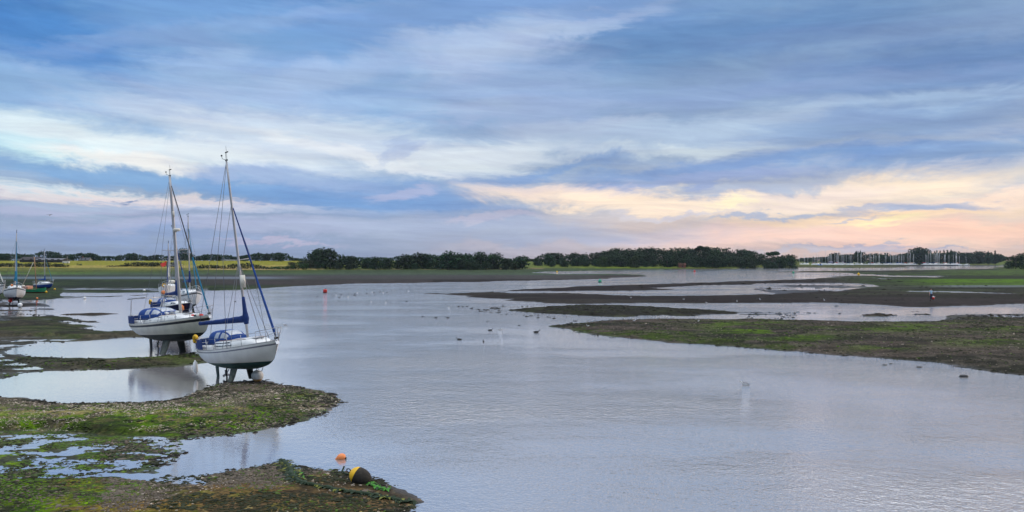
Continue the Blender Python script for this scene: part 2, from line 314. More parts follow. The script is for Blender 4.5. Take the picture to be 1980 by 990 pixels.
def ground_colour(X, Y, h, s):
    Ys = np.maximum(Y, 2); px, py = PX(X, Ys, np.where(h > .8, h, 0)); D = np.hypot(X, Y)
    def box(x0, x1, y0, y1, sx, sy): return sm(x0 - sx, x0 + sx, px) * (1 - sm(x1 - sx, x1 + sx, px)) * sm(y0 - sy, y0 + sy, py) * (1 - sm(y1 - sy, y1 + sy, py))
    n1 = fbm(X, Y, 3.0, 5, 71); n2 = fbm(X, Y, .9, 4, 72); n3 = fbm(X, Y, 14.0, 5, 73); n4 = fbm(X * .4, Y, 30.0, 5, 74); n0 = vnoise(X / .11, Y / .11, 75)
    c = np.zeros((len(X), 3)) + (.060, .048, .037); wet = np.full(len(X), .16)
    def lay(m, col):
        nonlocal c
        m = np.clip(m, 0, 1)[:, None]; c = c * (1 - m) + m * np.array(col)
    def patch(n, t, w=.06): return sm(t - w, t + w, n)
    lay(patch(n1, .55) * .6, (.036, .029, .024))
    # upper left weed flats
    lf = (1 - sm(420, 620, px)) * box(-9e3, 9e3, 534, 582, 1, 3)
    lay(lf, (.030, .038, .022)); lay(lf * patch(n4, .52) * .8, (.020, .034, .012)); lay(lf * patch(n3, .58) * .7, (.055, .075, .03))
    m = box(380, 1300, 529, 552, 60, 2) * (1 - (D < 150)); lay(m, (.062, .052, .048)); lay(m * patch(n4, .56) * .5, (.05, .056, .04))
    lay(box(-9e3, 1300, 0, 533, 1, 1.2) * .9, (.055, .085, .045)); wet += box(-9e3, 1150, 528, 541, 30, 2) * .12
    lay(box(-9e3, 200, 525, 531.5, 60, 1.5) * .9, (.11, .19, .03)); lay(box(180, 640, 524, 530, 40, 1.5) * .8, (.07, .11, .035))
    wet += box(-9e3, 560, 536, 541, 60, 1.2) * .6
    # fields on the rising land
    up = sm(.15, .5, h) * (Y > 400)
    lay(up, (.10, .12, .035)); fl = up * (1 - sm(560, 640, px))
    lay(fl * sm(526, 523, py), (.085, .095, .028)); lay(fl * sm(522, 520, py) * patch(n3, .45), (.15, .14, .05)); lay(fl * sm(518.5, 517.3, py), (.27, .225, .085)); lay(fl * sm(513.2, 512.6, py), (.20, .19, .045))
    lay(fl * box(400, 600, 519, 521.4, 20, .5) * .9, (.36, .27, .15))
    lay(up * box(600, 1060, 520, 522.6, 20, .6) * patch(n3, .46) * .9, (.32, .24, .15))
    lay(up * box(1120, 1540, 517.0, 520, 20, .7) * .95, (.20, .26, .04)); lay(box(1300, 1720, 514, 518.6, 60, .6) * .7, (.11, .12, .045))
    # right flats
    rf = sm(1540, 1720, px) * box(0, 9e3, 519, 566, 1, 2); lay(rf * .9, (.046, .058, .030)); lay(rf * patch(n4, .5) * .7, (.05, .085, .022)); lay(rf * patch(fbm(X * .22, Y, 16.0, 5, 64), .52, .03) * .85, (.018, .018, .014)); lay(rf * patch(fbm(X * .22, Y, 9.0, 5, 65), .58, .03) * .7, (.075, .085, .06))
    m = sm(1700, 1850, px) * box(0, 9e3, 540.5, 553, 1, 2); lay(m * (.30 + .6 * patch(fbm(X * .3, Y, 14.0, 4, 66), .40, .08)), (.10, .19, .022))
    m = sm(1760, 1900, px) * box(0, 9e3, 524, 534, 1, 2); lay(m * .7, (.08, .13, .03)); lay(sm(1900, 1960, px) * box(0, 9e3, 513, 524, 1, 1), (.07, .10, .025))
    lay(sm(1690, 1800, px) * box(0, 9e3, 534.5, 540.5, 1, 1) * .8, (.022, .03, .014))
    wet += sm(1780, 1850, px) * box(0, 9e3, 553, 557.5, 1, 1) * .6
    # dark bars
    m = sm(1700, 1560, px) * box(700, 9e3, 541, 588, 1, 2) * (py > 540) * (px > 836); lay(m, (.024, .018, .016)); lay(m * patch(fbm(X * .3, Y, 9.0, 4, 61), .55, .03) * .7, (.050, .044, .036)); 
    m = sm(1450, 1750, px) * box(0, 9e3, 566, 596, 1, 4); lay(m, (.036, .029, .027)); lay(m * patch(fbm(X * .3, Y, 8.0, 5, 62), .5, .04) * sm(586, 572, py), (.018, .018, .010)); lay(m * patch(fbm(X * .3, Y, 5.0, 5, 63), .6, .03) * sm(580, 570, py) * .7, (.05, .06, .03))
    m = box(900, 1660, 588, 614, 1, 2) * (px > 900); lay(m, (.022, .020, .014)); lay(m * patch(n1, .55) * .6, (.045, .05, .022)); lay(m * patch(n2, .62) * .5, (.06, .055, .045))
    # big right bank
    m = box(1040, 9e3, 613, 760, 10, 3) * (px > 1000) * (D > 30)
    lay(m, (.082, .066, .054)); lay(m * patch(n3, .50, .05) * patch(n1, .45, .1) * sm(700, 660, py - (px - 1400) * .06), (.052, .075, .016))
    lay(m * patch(fbm(X * .5, Y, 5.0, 5, 76), .56, .04) * .85, (.020, .021, .012)); lay(m * patch(n2, .60, .04) * .5, (.14, .12, .10))
    g = np.exp(-(((px - 1455) / 90) ** 2 + ((py - 644 - (px - 1455) * .06) / 9) ** 2)) + .8 * np.exp(-(((px - 1560) / 70) ** 2 + ((py - 659) / 6) ** 2)) + .8 * np.exp(-(((px - 1420) / 90) ** 2 + ((py - 629) / 5) ** 2)) + .8 * np.exp(-(((px - 1900) / 140) ** 2 + ((py - 634) / 6) ** 2)) + .6 * np.exp(-(((px - 1720) / 160) ** 2 + ((py - 640) / 8) ** 2)) + .6 * np.exp(-(((px - 1700) / 60) ** 2 + ((py - 678) / 6) ** 2)) + .5 * np.exp(-(((px - 1880) / 90) ** 2 + ((py - 668) / 8) ** 2))
    lay(m * g * patch(n1, .46, .06) * .9, (.085, .15, .014))
    # left strips under the second yacht
    m = (px < 560) * box(-9e3, 9e3, 612, 740, 1, 3) ; lay(m * 1.0, (.058, .052, .036)); lay(m * patch(n1, .50) * .7, (.045, .062, .018)); lay(m * patch(n2, .62) * .5, (.12, .105, .07))
    lay(m * box(-9e3, 120, 655, 740, 60, 8) * .8, (.046, .044, .036))
    # near bank
    m = (px < 1000) * sm(745, 760, py + (px > 380) * 30); m = m * (D < 60)
    lay(m, (.080, .066, .048)); near = m
    tip = m * sm(180, 420, px) * sm(860, 800, py); lay(tip * patch(n2, .50, .12) * .7, (.13, .105, .082)); lay(tip * patch(vnoise(X / .16, Y / .16, 78), .72, .05) * sm(757, 775, py) * .85, (.34, .28, .22))
    gb = m * (np.exp(-((py - 808 + (px - 300) * .01) / 20) ** 2) * sm(640, 420, px) + .9 * np.exp(-(((px - 590) / 60) ** 2 + ((py - 766) / 9) ** 2)) + .7 * (py > 795) * (py < 850) * sm(700, 560, px))
    lay(gb * patch(n1, .34, .1), (.036, .064, .012)); lay(gb * patch(n2, .50, .06) * .8, (.070, .125, .014)); lay(gb * patch(n1, .60, .04) * .8, (.020, .034, .008)); lay(gb * patch(fbm(X, Y, .5, 3, 79), .6, .03) * .5, (.17, .15, .07))
    lay(m * np.exp(-(((px - 110) / 120) ** 2 + ((py - 806) / 8) ** 2)) * patch(n2, .45, .08), (.24, .19, .11))
    bl = near * sm(840, 880, py) * sm(470, 260, px); lay(bl * .8, (.042, .052, .022)); lay(bl * patch(n2, .50, .05), (.055, .105, .014)); lay(bl * patch(fbm(X, Y, .35, 3, 81), .62, .03) * .8, (.12, .19, .02))
    br = near * sm(895, 930, py) * sm(200, 420, px); lay(br * .9, (.088, .060, .034)); lay(br * patch(n2, .50, .06) * sm(650, 480, px), (.070, .100, .014)); lay(br * patch(fbm(X, Y, .5, 4, 82), .56, .04) * .8, (.034, .030, .018)); lay(br * patch(n0, .86, .03) * .6, (.30, .24, .12))
    lay(near * box(120, 560, 935, 1010, 60, 10) * patch(n1, .42) * .7, (.17, .105, .045)); lay(near * box(380, 800, 940, 1010, 60, 10) * patch(n2, .5) * .6, (.12, .08, .045))
    # wet margins
    wet += sm(.8, .0, s) * .35 + sm(.03, .0, h) * .3
    dark = sm(.5, -.1, np.minimum(s, np.abs(h) * 14)); c = c * (1 - .25 * dark)[:, None]
    c = c * (.82 + .36 * vnoise(X / (.09 + D * .0012), Y / (.09 + D * .002), 90))[:, None]
    lay(patch(fbm(X * .6, Y, 2.2, 5, 91), .60, .03) * (h < .8) * .55, (.016, .015, .010)); lay(patch(fbm(X * .6, Y, .8, 4, 92), .62, .03) * (D < 120) * .5, (.012, .012, .008))
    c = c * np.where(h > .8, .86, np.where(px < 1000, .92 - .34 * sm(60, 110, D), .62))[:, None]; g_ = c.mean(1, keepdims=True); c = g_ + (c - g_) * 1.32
    return np.clip(c, 0, 1), np.clip(wet, 0, 1)

def ground_material():
    m = bpy.data.materials.new('mudflat'); m.use_nodes = True; nt = m.node_tree; N = nt.nodes; L = nt.links; b = N['Principled BSDF']
    at = N.new('ShaderNodeAttribute'); at.attribute_name = 'soil'; geo = N.new('ShaderNodeNewGeometry')
    def nz(scale, det, x=1, y=1):
        mp = N.new('ShaderNodeMapping'); L.new(geo.outputs['Position'], mp.inputs[0]); mp.inputs['Scale'].default_value = (x, y, 1)
        n = N.new('ShaderNodeTexNoise'); n.inputs['Scale'].default_value = scale; n.inputs['Detail'].default_value = det; n.inputs['Roughness'].default_value = .65
        L.new(mp.outputs[0], n.inputs['Vector']); return n.outputs[0]
    n1 = nz(7, 6); n2 = nz(1.1, 4)
    vo = N.new('ShaderNodeTexVoronoi'); vo.inputs['Scale'].default_value = 9; L.new(geo.outputs['Position'], vo.inputs['Vector'])
    mr = N.new('ShaderNodeMapRange'); L.new(n1, mr.inputs[0]); mr.inputs[1].default_value = .32; mr.inputs[2].default_value = .68; mr.inputs[3].default_value = .30; mr.inputs[4].default_value = 1.85
    sc = N.new('ShaderNodeVectorMath'); sc.operation = 'SCALE'; L.new(at.outputs['Color'], sc.inputs[0]); L.new(mr.outputs[0], sc.inputs['Scale']); L.new(sc.outputs[0], b.inputs['Base Color'])
    rr = N.new('ShaderNodeMapRange'); L.new(at.outputs['Alpha'], rr.inputs[0]); rr.inputs[3].default_value = .9; rr.inputs[4].default_value = .30; L.new(rr.outputs[0], b.inputs['Roughness'])
    ss = N.new('ShaderNodeMapRange'); L.new(at.outputs['Alpha'], ss.inputs[0]); ss.inputs[3].default_value = .0; ss.inputs[4].default_value = .42; L.new(ss.outputs[0], b.inputs['Specular IOR Level'])
    ad = N.new('ShaderNodeMath'); ad.operation = 'MULTIPLY_ADD'; L.new(vo.outputs['Distance'], ad.inputs[0]); ad.inputs[1].default_value = -.5; L.new(n1, ad.inputs[2])
    bp = N.new('ShaderNodeBump'); bp.inputs['Strength'].default_value = .55; bp.inputs['Distance'].default_value = .05; L.new(ad.outputs[0], bp.inputs['Height']); L.new(bp.outputs[0], b.inputs['Normal'])
    return m

def build_water():
    # one sheet, denser than needed nowhere: waves are in the material
    me = bpy.data.meshes.new('water'); S = 5200
    me.from_pydata([(-S, -400, 0), (S, -400, 0), (S, 1900, 0), (-S, 1900, 0)], [], [(0, 1, 2, 3)])
    o = bpy.data.objects.new('water', me); COL.objects.link(o); o['kind'] = 'structure'
    m = bpy.data.materials.new('water'); m.use_nodes = True; nt = m.node_tree; N = nt.nodes; L = nt.links; N.clear()
    out = N.new('ShaderNodeOutputMaterial'); geo = N.new('ShaderNodeNewGeometry')
    def nz(scale, det, x, y, rot=0, rough=.5):
        mp = N.new('ShaderNodeMapping'); L.new(geo.outputs['Position'], mp.inputs[0]); mp.inputs['Scale'].default_value = (x, y, 1); mp.inputs['Rotation'].default_value = (0, 0, R(rot))
        n = N.new('ShaderNodeTexNoise'); n.inputs['Scale'].default_value = scale; n.inputs['Detail'].default_value = det; n.inputs['Roughness'].default_value = rough
        L.new(mp.outputs[0], n.inputs['Vector']); return n.outputs[0]
    def mth(op, a, b=0.0, c=0.0, clamp=False):
        n = N.new('ShaderNodeMath'); n.operation = op; n.use_clamp = clamp
        for k, x in enumerate((a, b, c)):
            if isinstance(x, (int, float)): n.inputs[k].default_value = x
            else: L.new(x, n.inputs[k])
        return n.outputs[0]
    def mr(x, a, b, c, d):
        n = N.new('ShaderNodeMapRange'); n.interpolation_type = 'SMOOTHSTEP'; L.new(x, n.inputs[0])
        for k, v in zip((1, 2, 3, 4), (a, b, c, d)): n.inputs[k].default_value = v
        return n.outputs[0]
    sp = N.new('ShaderNodeSeparateXYZ'); L.new(geo.outputs['Position'], sp.inputs[0])
    # sheltered pools on the left stay glassy; the open channel is ruffled in patches
    shelter = mr(mth('MULTIPLY_ADD', sp.outputs[1], .30, sp.outputs[0]), 0.0, 9.0, .02, 1.0)
    gust = mr(nz(.045, 4, 1, 1.6, 20), .40, .64, .22, 1.0)
    near = mr(sp.outputs[1], 30, 80, .9, .7)
    amp = mth('MULTIPLY', mth('MULTIPLY', shelter, gust), near)
    w1 = nz(2.6, 4, 1.05, 1, 25, .68); w2 = nz(.7, 2, 1, 1.3, -12); w3 = nz(8.0, 2, 1.1, 1, 40)
    hgt = mth('ADD', mth('MULTIPLY_ADD', w2, .6, mth('MULTIPLY', w1, 1.3)), mth('MULTIPLY', w3, .75))
    hgt = mth('MULTIPLY', hgt, mth('ADD', amp, .03))
    bp = N.new('ShaderNodeBump'); bp.inputs['Strength'].default_value = 1.0; bp.inputs['Distance'].default_value = .085; L.new(hgt, bp.inputs['Height'])
    gl = N.new('ShaderNodeBsdfGlossy'); gl.inputs['Roughness'].default_value = .04; gl.inputs['Color'].default_value = (.97, .95, .92, 1); L.new(bp.outputs[0], gl.inputs['Normal'])
    df = N.new('ShaderNodeBsdfDiffuse'); df.inputs['Color'].default_value = (.35, .335, .335, 1)
    fr = N.new('ShaderNodeFresnel'); fr.inputs['IOR'].default_value = 2.6; L.new(bp.outputs[0], fr.inputs['Normal'])
    fac = mth('MULTIPLY_ADD', fr.outputs[0], .50, .48, clamp=True)
    mx = N.new('ShaderNodeMixShader'); L.new(fac, mx.inputs[0]); L.new(df.outputs[0], mx.inputs[1]); L.new(gl.outputs[0], mx.inputs[2]); L.new(mx.outputs[0], out.inputs[0])
    me.materials.append(m); return o
build_terrain(); build_water()
# ------------------------------------------------------------------ helpers for things
def tag(o, label, cat, group=None, kind=None):
    if label: o['label'] = label
    if cat: o['category'] = cat
    if group: o['group'] = group
    if kind: o['kind'] = kind
    return o
def empty(name, M=None):
    o = bpy.data.objects.new(name, None); COL.objects.link(o)
    if M is not None: o.matrix_world = M
    o.empty_display_size = .3; return o
class MB:
    """collects shapes and links them as one mesh object; each shape may have its own material"""
    def __init__(s): s.v = []; s.f = []; s.m = []; s.mats = []; s.sm = []
    def mi(s, m):
        if m not in s.mats: s.mats.append(m)
        return s.mats.index(m)
    def add(s, v, f, m, smooth=True):
        o = len(s.v); k = s.mi(m); s.v += [tuple(q) for q in v]; s.f += [tuple(i + o for i in q) for q in f]; s.m += [k] * len(f); s.sm += [smooth] * len(f)
    def tube(s, pts, r, m, n=8, close=False, r2=None):
        pts = [Vector(p) for p in pts]; V = []; F = []; K = len(pts)
        for i, p in enumerate(pts):
            a = pts[i - 1] if (i or close) else p; b = pts[(i + 1) % K] if (i < K - 1 or close) else p
            t = (b - a).normalized(); u = t.cross(Vector((0, 0, 1)))
            if u.length < .05: u = t.cross(Vector((0, 1, 0)))
            u.normalize(); w = t.cross(u)
            rr = r if r2 is None else r + (r2 - r) * i / max(K - 1, 1)
            rr = rr if not isinstance(r, (list, tuple)) else r[i]
            V += [p + (u * math.cos(q * 2 * math.pi / n) + w * math.sin(q * 2 * math.pi / n)) * rr for q in range(n)]
        for i in range(K if close else K - 1):
            j = (i + 1) % K
            F += [(i * n + q, i * n + (q + 1) % n, j * n + (q + 1) % n, j * n + q) for q in range(n)]
        if not close: F += [tuple(range(n - 1, -1, -1)), tuple(range((K - 1) * n, K * n))]
        s.add(V, F, m)
    def box(s, c, d, m, M=None, bev=0.0):
        x, y, z = [q / 2 for q in d]; V = [Vector((i * x, j * y, k * z)) for i in (-1, 1) for j in (-1, 1) for k in (-1, 1)]
        if M is not None: V = [M @ p for p in V]
        V = [p + Vector(c) for p in V]
        s.add(V, [(0, 1, 3, 2), (4, 6, 7, 5), (0, 4, 5, 1), (2, 3, 7, 6), (0, 2, 6, 4), (1, 5, 7, 3)], m, False)
    def loft(s, rings, m, close=True, caps=True, smooth=True, mfun=None):
        n = len(rings[0]); V = [p for r in rings for p in r]; o = len(s.v); s.v += [tuple(q) for q in V]
        for i in range(len(rings) - 1):
            for q in range(n if close else n - 1):
                q2 = (q + 1) % n; s.f.append((o + i * n + q, o + i * n + q2, o + (i + 1) * n + q2, o + (i + 1) * n + q))
                s.m.append(s.mi(mfun(i, q) if mfun else m)); s.sm.append(smooth)
        if caps:
            for r, rv in ((0, True), (len(rings) - 1, False)):
                f = [o + r * n + q for q in range(n)]; s.f.append(tuple(f[::-1] if rv else f)); s.m.append(s.mi(m)); s.sm.append(False)
    def ball(s, c, r, m, nu=12, nv=8, sc=(1, 1, 1), M=None, mfun=None):
        rings = []
        for i in range(nv + 1):
            t = math.pi * i / nv; ring = []
            for q in range(nu):
                a = 2 * math.pi * q / nu; p = Vector((math.sin(t) * math.cos(a) * sc[0], math.sin(t) * math.sin(a) * sc[1], math.cos(t) * sc[2])) * r
                if M is not None: p = M @ p
                ring.append(p + Vector(c))
            rings.append(ring)
        s.loft(rings, m, caps=False, mfun=mfun)
    def build(s, name, parent=None, M=None):
        me = bpy.data.meshes.new(name); me.from_pydata(s.v, [], s.f); me.update()
        for q in s.mats: me.materials.append(q)
        me.polygons.foreach_set('material_index', s.m); me.polygons.foreach_set('use_smooth', s.sm)
        bm = bmesh.new(); bm.from_mesh(me); bmesh.ops.remove_doubles(bm, verts=bm.verts, dist=1e-5)
        bmesh.ops.recalc_face_normals(bm, faces=bm.faces); bm.to_mesh(me); bm.free()
        o = bpy.data.objects.new(name, me); COL.objects.link(o)
        if parent is not None: o.parent = parent
        if M is not None: o.matrix_world = M
        return o
def copy_tree(o, parent=None):
    c = o.copy(); COL.objects.link(c)
    if parent is not None: c.parent = parent
    for ch in list(o.children): copy_tree(ch, c)
    return c
def kids(o, name): return [c for c in o.children if c.name.split('.')[0] == name]

WHITE = mat('gelcoat white', (.86, .86, .83), .28, spec=.5, var=.10, vscale=1.6)
CREAM = mat('gelcoat cream', (.74, .70, .60), .3, var=.10, vscale=1.5)
DECKM = mat('deck non slip', (.62, .62, .60), .7, var=.08, vscale=8)
NAVYG = mat('gelcoat navy', (.012, .018, .06), .25, var=.2)
GREENG = mat('painted hull green', (.02, .28, .12), .45, var=.15)
AFT = mat('antifouling green', (.014, .060, .060), .75, var=.4, vscale=3)
AFN = mat('antifouling black', (.012, .018, .022), .8, var=.4, vscale=3)
AFR = mat('antifouling red', (.16, .03, .02), .8, var=.3)
KEELM = mat('keel lit', (.17, .18, .14), .85, var=.35, vscale=4, bump=.4, bscale=14)  # pale keel tone: the light on its outer face is in the colour
KEELD = mat('keel shaded', (.020, .026, .022), .9, var=.4, vscale=5, bump=.4, bscale=14)  # dark keel tone: shade put into the colour; propeller leg shares it
STRIPE = mat('stripe black', (.012, .014, .022), .4)
STRIPEG = mat('stripe grey', (.16, .17, .22), .4)
BLUE = mat('canvas blue', (.005, .050, .23), .85, var=.25, vscale=5, bump=.5, bscale=9)
BLUED = mat('canvas navy', (.005, .030, .15), .85, var=.25, vscale=5, bump=.5, bscale=9)
TEAL = mat('canvas teal', (.01, .16, .28), .85, var=.2)
CLEAR = mat('vinyl window', (.46, .49, .53), .25, spec=.8, var=.2, vscale=6)
GLASS = mat('dark window', (.015, .02, .025), .08, spec=.9)
ALU = mat('mast aluminium', (.40, .40, .41), .42, metal=.3, var=.08)
STEEL = mat('stainless', (.42, .43, .45), .3, metal=.7)
WIRE = mat('rigging wire', (.16, .17, .19), .5, metal=.3)
ROPE = mat('rope', (.30, .28, .24), .9)
WOOD = mat('varnished spar', (.36, .20, .10), .5, var=.25, vscale=4)
YELL = mat('yellow foam', (.80, .46, .01), .6, var=.1)
REDM = mat('red plastic', (.62, .03, .02), .5, var=.1)
ORNG = mat('orange plastic', (.90, .28, .08), .5, var=.12, vscale=6)
BLACK = mat('black rubber', (.012, .012, .012), .7)
SAILC = mat('sail cloth', (.72, .70, .62), .8, var=.1, vscale=6, bump=.4, bscale=8)
GREY = mat('grey plastic', (.30, .31, .33), .5)

# ------------------------------------------------------------------ yachts
def lerp(a, b, t): return a + (b - a) * t
def make_yacht(P, name, label, cat='sailing yacht', group=None):
    """local axes: x forward from the transom, y to port, z up from the keel feet"""
    root = empty(name); tag(root, label, cat, group)
    Ln, Bm = P['loa'], P['beam']; wl = P.get('wl', 1.12); base = P.get('base', .85)       # waterline and canoe-body bottom above the keel feet
    fs, fb = P.get('fs', .95), P.get('fb', 1.25)                                           # freeboard aft and forward
    rake = P.get('rake', .95); det = P.get('detail', 2)
    def sheer(t): return wl + fs - .10 * math.sin(math.pi * min(t * 1.1, 1)) * .6 + (fb - fs) * t ** 1.6
    def half(t):
        if t > .42: return max(Bm / 2 * max(1 - (min(t - .42, .58) / .58) ** 2.1, 0) ** .85, .015)
        return Bm / 2 * (1 - ((.42 - max(t, 0)) / .42) ** 2 * P.get('tuck', .28))
    def keel(t): return base + (wl - base) * (abs(t - .48) / .52) ** 2.4 * (1.15 if t < .48 else .95) - (0 if t > .1 else 0) + (max(t - .9, 0) / .1) ** 2 * .18 * (wl - base + .3)
    zs = [0, .12, .3, .5, .75]                                   # fractions keel..waterline
    K = 26 if det > 1 else 14; rings = []; st = P.get('stripe')   # (low, high) fractions waterline..sheer
    ups = [0, .15, .35, .55] + ([st[0], st[1]] if st else [.75]) + [.97, 1.0]
    ups = sorted(set(ups))
    def pos(t, z):
        k, s, b = keel(t), sheer(t), half(t); q = min(max((z - k) / (s - k), 0), 1)
        y = b * (1 - (1 - q) ** 2.9) ** (1 / 1.55) * (1 - .06 * (1 - q) * 0)
        y *= lerp(1, q ** .35 if q > 0 else 0, t ** 3 * .8)      # finer sections forward
        x = Ln * t; x += -(rake) * (t ** 5) * (s - z) / (s - base) + P.get('trans', .35) * (1 - t) ** 8 * (s - z) / (s - base)
        return x, y, z
    for i in range(K + 1):
        t = (i / K) ** .92 if i < K else 1.0; k, s = keel(t), sheer(t); w = max(wl, k + .004)
        zz = [lerp(k, w, f) for f in zs] + [lerp(w, s, f) for f in ups]
        side = [pos(t, z) for z in zz]
        rings.append([(x, -y, z) for x, y, z in side[::-1]] + [(x, y, z) for x, y, z in side[1:]])
    n1 = len(zs) + len(ups); topm, botm = P['top'], P['bottom']
    def mf(i, q):
        lvl = (n1 - 2 - q) if q < n1 - 1 else q - (n1 - 1)       # face row from the keel up
        if lvl < len(zs): return botm
        u = ups[lvl - len(zs)] if lvl - len(zs) < len(ups) else 1
        if st and abs(u - st[0]) < 1e-6: return P.get('stripem', STRIPE)
        return P.get('rail', topm) if u >= .969 else topm
    h = MB(); h.loft(rings, topm, close=False, caps=False, mfun=mf)
    tr = rings[0]; h.add(tr, [tuple(range(len(tr)))], topm, False)
    h.build('hull', root)
    # deck
    d = MB(); dr = []
    for i in range(K + 1):
        t = (i / K) ** .92 if i < K else 1.0; x, y, z = pos(t, sheer(t)); y = max(y - .02, .004); dr.append([(x, -y, z - .01), (x, -y * .5, z + .03), (x, 0, z + .045), (x, y * .5, z + .03), (x, y, z - .01)])
    d.loft(dr, P.get('deckm', DECKM), close=False, caps=False)
    if det > 1:                                                   # toe rail
        for sg in (-1, 1): d.tube([(pos(t, sheer(t))[0], sg * (pos(t, sheer(t))[1] - .02), sheer(t) + .02) for t in np.linspace(.02, .985, 20)], .022, P.get('railm', ALU), 5)
    d.build('deck', root)
    # coachroof
    c0, c1, ch = P['cab']; cm = P.get('cabm', WHITE); cb = MB(); cr = []; Kc = 14
    def cabw(t): return min(half(t) * .68, Bm * .36)
    for i in range(Kc + 1):
        u = i / Kc; t = lerp(c0, c1, u); x = Ln * t; z0 = sheer(t) + .01; e = min(1, (1 - u) * 3.2) ** .6 if u > .68 else 1
        hh = ch * e * (1 - .18 * u) + .015; w = cabw(t); tw = w * .80
        cr.append([(x, -w, z0), (x, -lerp(w, tw, .5), z0 + hh * .55), (x, -tw, z0 + hh * .93), (x, -tw * .88, z0 + hh), (x, 0, z0 + hh * 1.10), (x, tw * .88, z0 + hh), (x, tw, z0 + hh * .93), (x, lerp(w, tw, .5), z0 + hh * .55), (x, w, z0)])
    cb.loft(cr, cm); cab = cb.build('coachroof', root)
    def cabside(t, f, sg, out=.012):
        u = (t - c0) / (c1 - c0); e = min(1, (1 - u) * 3.2) ** .6 if u > .68 else 1; hh = ch * e * (1 - .18 * u) + .015; w = cabw(t); tw = w * .80
        return Vector((Ln * t, sg * (lerp(w, tw, f / .93) + out), sheer(t) + .01 + hh * f))
    for (t0, t1, f0, f1, sh) in P.get('windows', []):
        for sg in (-1, 1):
            w = MB(); n = 6; up = []; lo = []
            for i in range(n + 1):
                t = lerp(t0, t1, i / n); k = min(i, n - i); rr = 0 if k else (.25 if sh != 'long' else .5)
                fa = lerp(f0, f1, rr) if sh != 'long' else f0; fb_ = lerp(f1, f0, rr if sh != 'long' else (0 if i < n else .8))
                lo.append(cabside(t, fa, sg)); up.append(cabside(t, fb_, sg))
            w.add(lo + up + [p + Vector((0, -sg * .03, 0)) for p in lo + up], [(i, i + 1, n + 2 + i, n + 1 + i) for i in range(n)], GLASS, False)
            w.build('window', cab)
    if det > 1:
        g = MB()
        for sg in (-1, 1): g.tube([cabside(t, .93, sg, -.03) + Vector((0, 0, .035 + .0 * t)) for t in np.linspace(c0 + .05, lerp(c0, c1, .75), 8)], .014, WOOD, 5)
        g.build('grab_rail', cab)
        hm = MB(); hx = Ln * lerp(c0, c1, .80); hm.box((hx, 0, sheer(lerp(c0, c1, .80)) + ch * .80), (.5, .5, .06), GREY); hm.build('hatch', cab)
        # cockpit coamings, winches
        ck = MB(); ca0 = .06
        for sg in (-1, 1):
            pts = [[(Ln * t, sg * (cabw(.3) + .10), sheer(t) - .0), (Ln * t, sg * (cabw(.3) + .04), sheer(t) + .24 * min(1, (t - ca0 + .02) * 14)), (Ln * t, sg * (cabw(.3) - .10), sheer(t) + .24 * min(1, (t - ca0 + .02) * 14)), (Ln * t, sg * (cabw(.3) - .14), sheer(t))] for t in np.linspace(ca0, c0, 7)]
            ck.loft(pts, WHITE)
            ck.tube([(Ln * .2, sg * (cabw(.3) - .02), sheer(.2) + .22), (Ln * .2, sg * (cabw(.3) - .02), sheer(.2) + .38)], .055, STEEL, 8)
        ck.build('cockpit_coaming', root)
    # keels, skeg, rudder
    for sg in (-1, 1):
        kb = MB(); kx, kl = P.get('keelx', .46) * Ln, P.get('keell', 1.15); y0, y1 = Bm * .16, Bm * .16 + base * .34
        rs = []
        for (f, sc_, dx) in ((-.16, 1.25, 0), (.0, 1.1, 0), (.5, .95, -.12), (.86, .86, -.22), (1.0, .84, -.25)):
            z = base * (1 - f) if f > 0 else base + .16 * 1.0
            ww = kl * sc_; th = .085 * (1 if f < .8 else 1.35); y = lerp(y0, y1, f); x = kx + dx
            rs.append([(x + ww * .5, sg * y, z), (x + ww * .30, sg * (y + th * .8), z), (x - ww * .1, sg * (y + th), z), (x - ww * .5, sg * y, z), (x - ww * .1, sg * (y - th), z), (x + ww * .30, sg * (y - th * .8), z)])
        kb.loft(rs, KEELM if sg < 0 and P.get('litkeel', 1) else KEELD); kb.build('bilge_keel', root)  # starboard keel coloured as lit, port keel as shaded
    rd = MB(); rx = P.get('rudx', .055) * Ln
    rs = []
    for z, w, a in ((.0, .32, 0), (.3, .36, 0), (wl * .62, .42, 0), (wl + .05, .40, 0)):
        rs.append([(rx + w * .5, 0, z), (rx + w * .2, .04, z), (rx - w * .5, 0, z), (rx + w * .2, -.04, z)])
    rd.loft(rs, P.get('rudm', AFT), smooth=False); rd.build('rudder', root)
    if P.get('prop'):
        pb = MB(); px_ = P['prop'] * Ln; pb.tube([(px_ + .35, 0, base - .02), (px_, 0, base - .28)], .03, STEEL, 6)
        pb.tube([(px_ + .1, 0, base + .08), (px_, 0, base - .26), (px_, 0, .06)], .045, KEELD, 6)
        for a in (0, 120, 240): pb.box((px_ - .04, math.sin(R(a)) * .12, base - .28 + math.cos(R(a)) * .12), (.03, .12, .2), STEEL, Matrix.Rotation(R(-a), 3, 'X'))
        pb.build('propeller_leg', root)
    # rig
    mt = P['mastt']; mx = Ln * mt; mz = sheer(mt) + (ch if c0 < mt < c1 else 0) * .85; mh = P['mastz']; rk = P.get('mrake', .02) * (mh - mz)
    top = Vector((mx - rk, 0, mh)); foot = Vector((mx, 0, mz)); mr_ = P.get('mr', .06); mm = P.get('mastm', ALU)
    def onm(f): return foot.lerp(top, f)
    m = MB(); m.tube([onm(f) for f in (0, .3, .6, .85, 1)], [mr_, mr_, mr_, mr_ * .9, mr_ * .75], mm, 10)
    m.box(top + Vector((.02, 0, .02)), (.22, .05, .06), BLACK)
    mast = m.build('mast', root)
    sp = P.get('spread', (.50,))
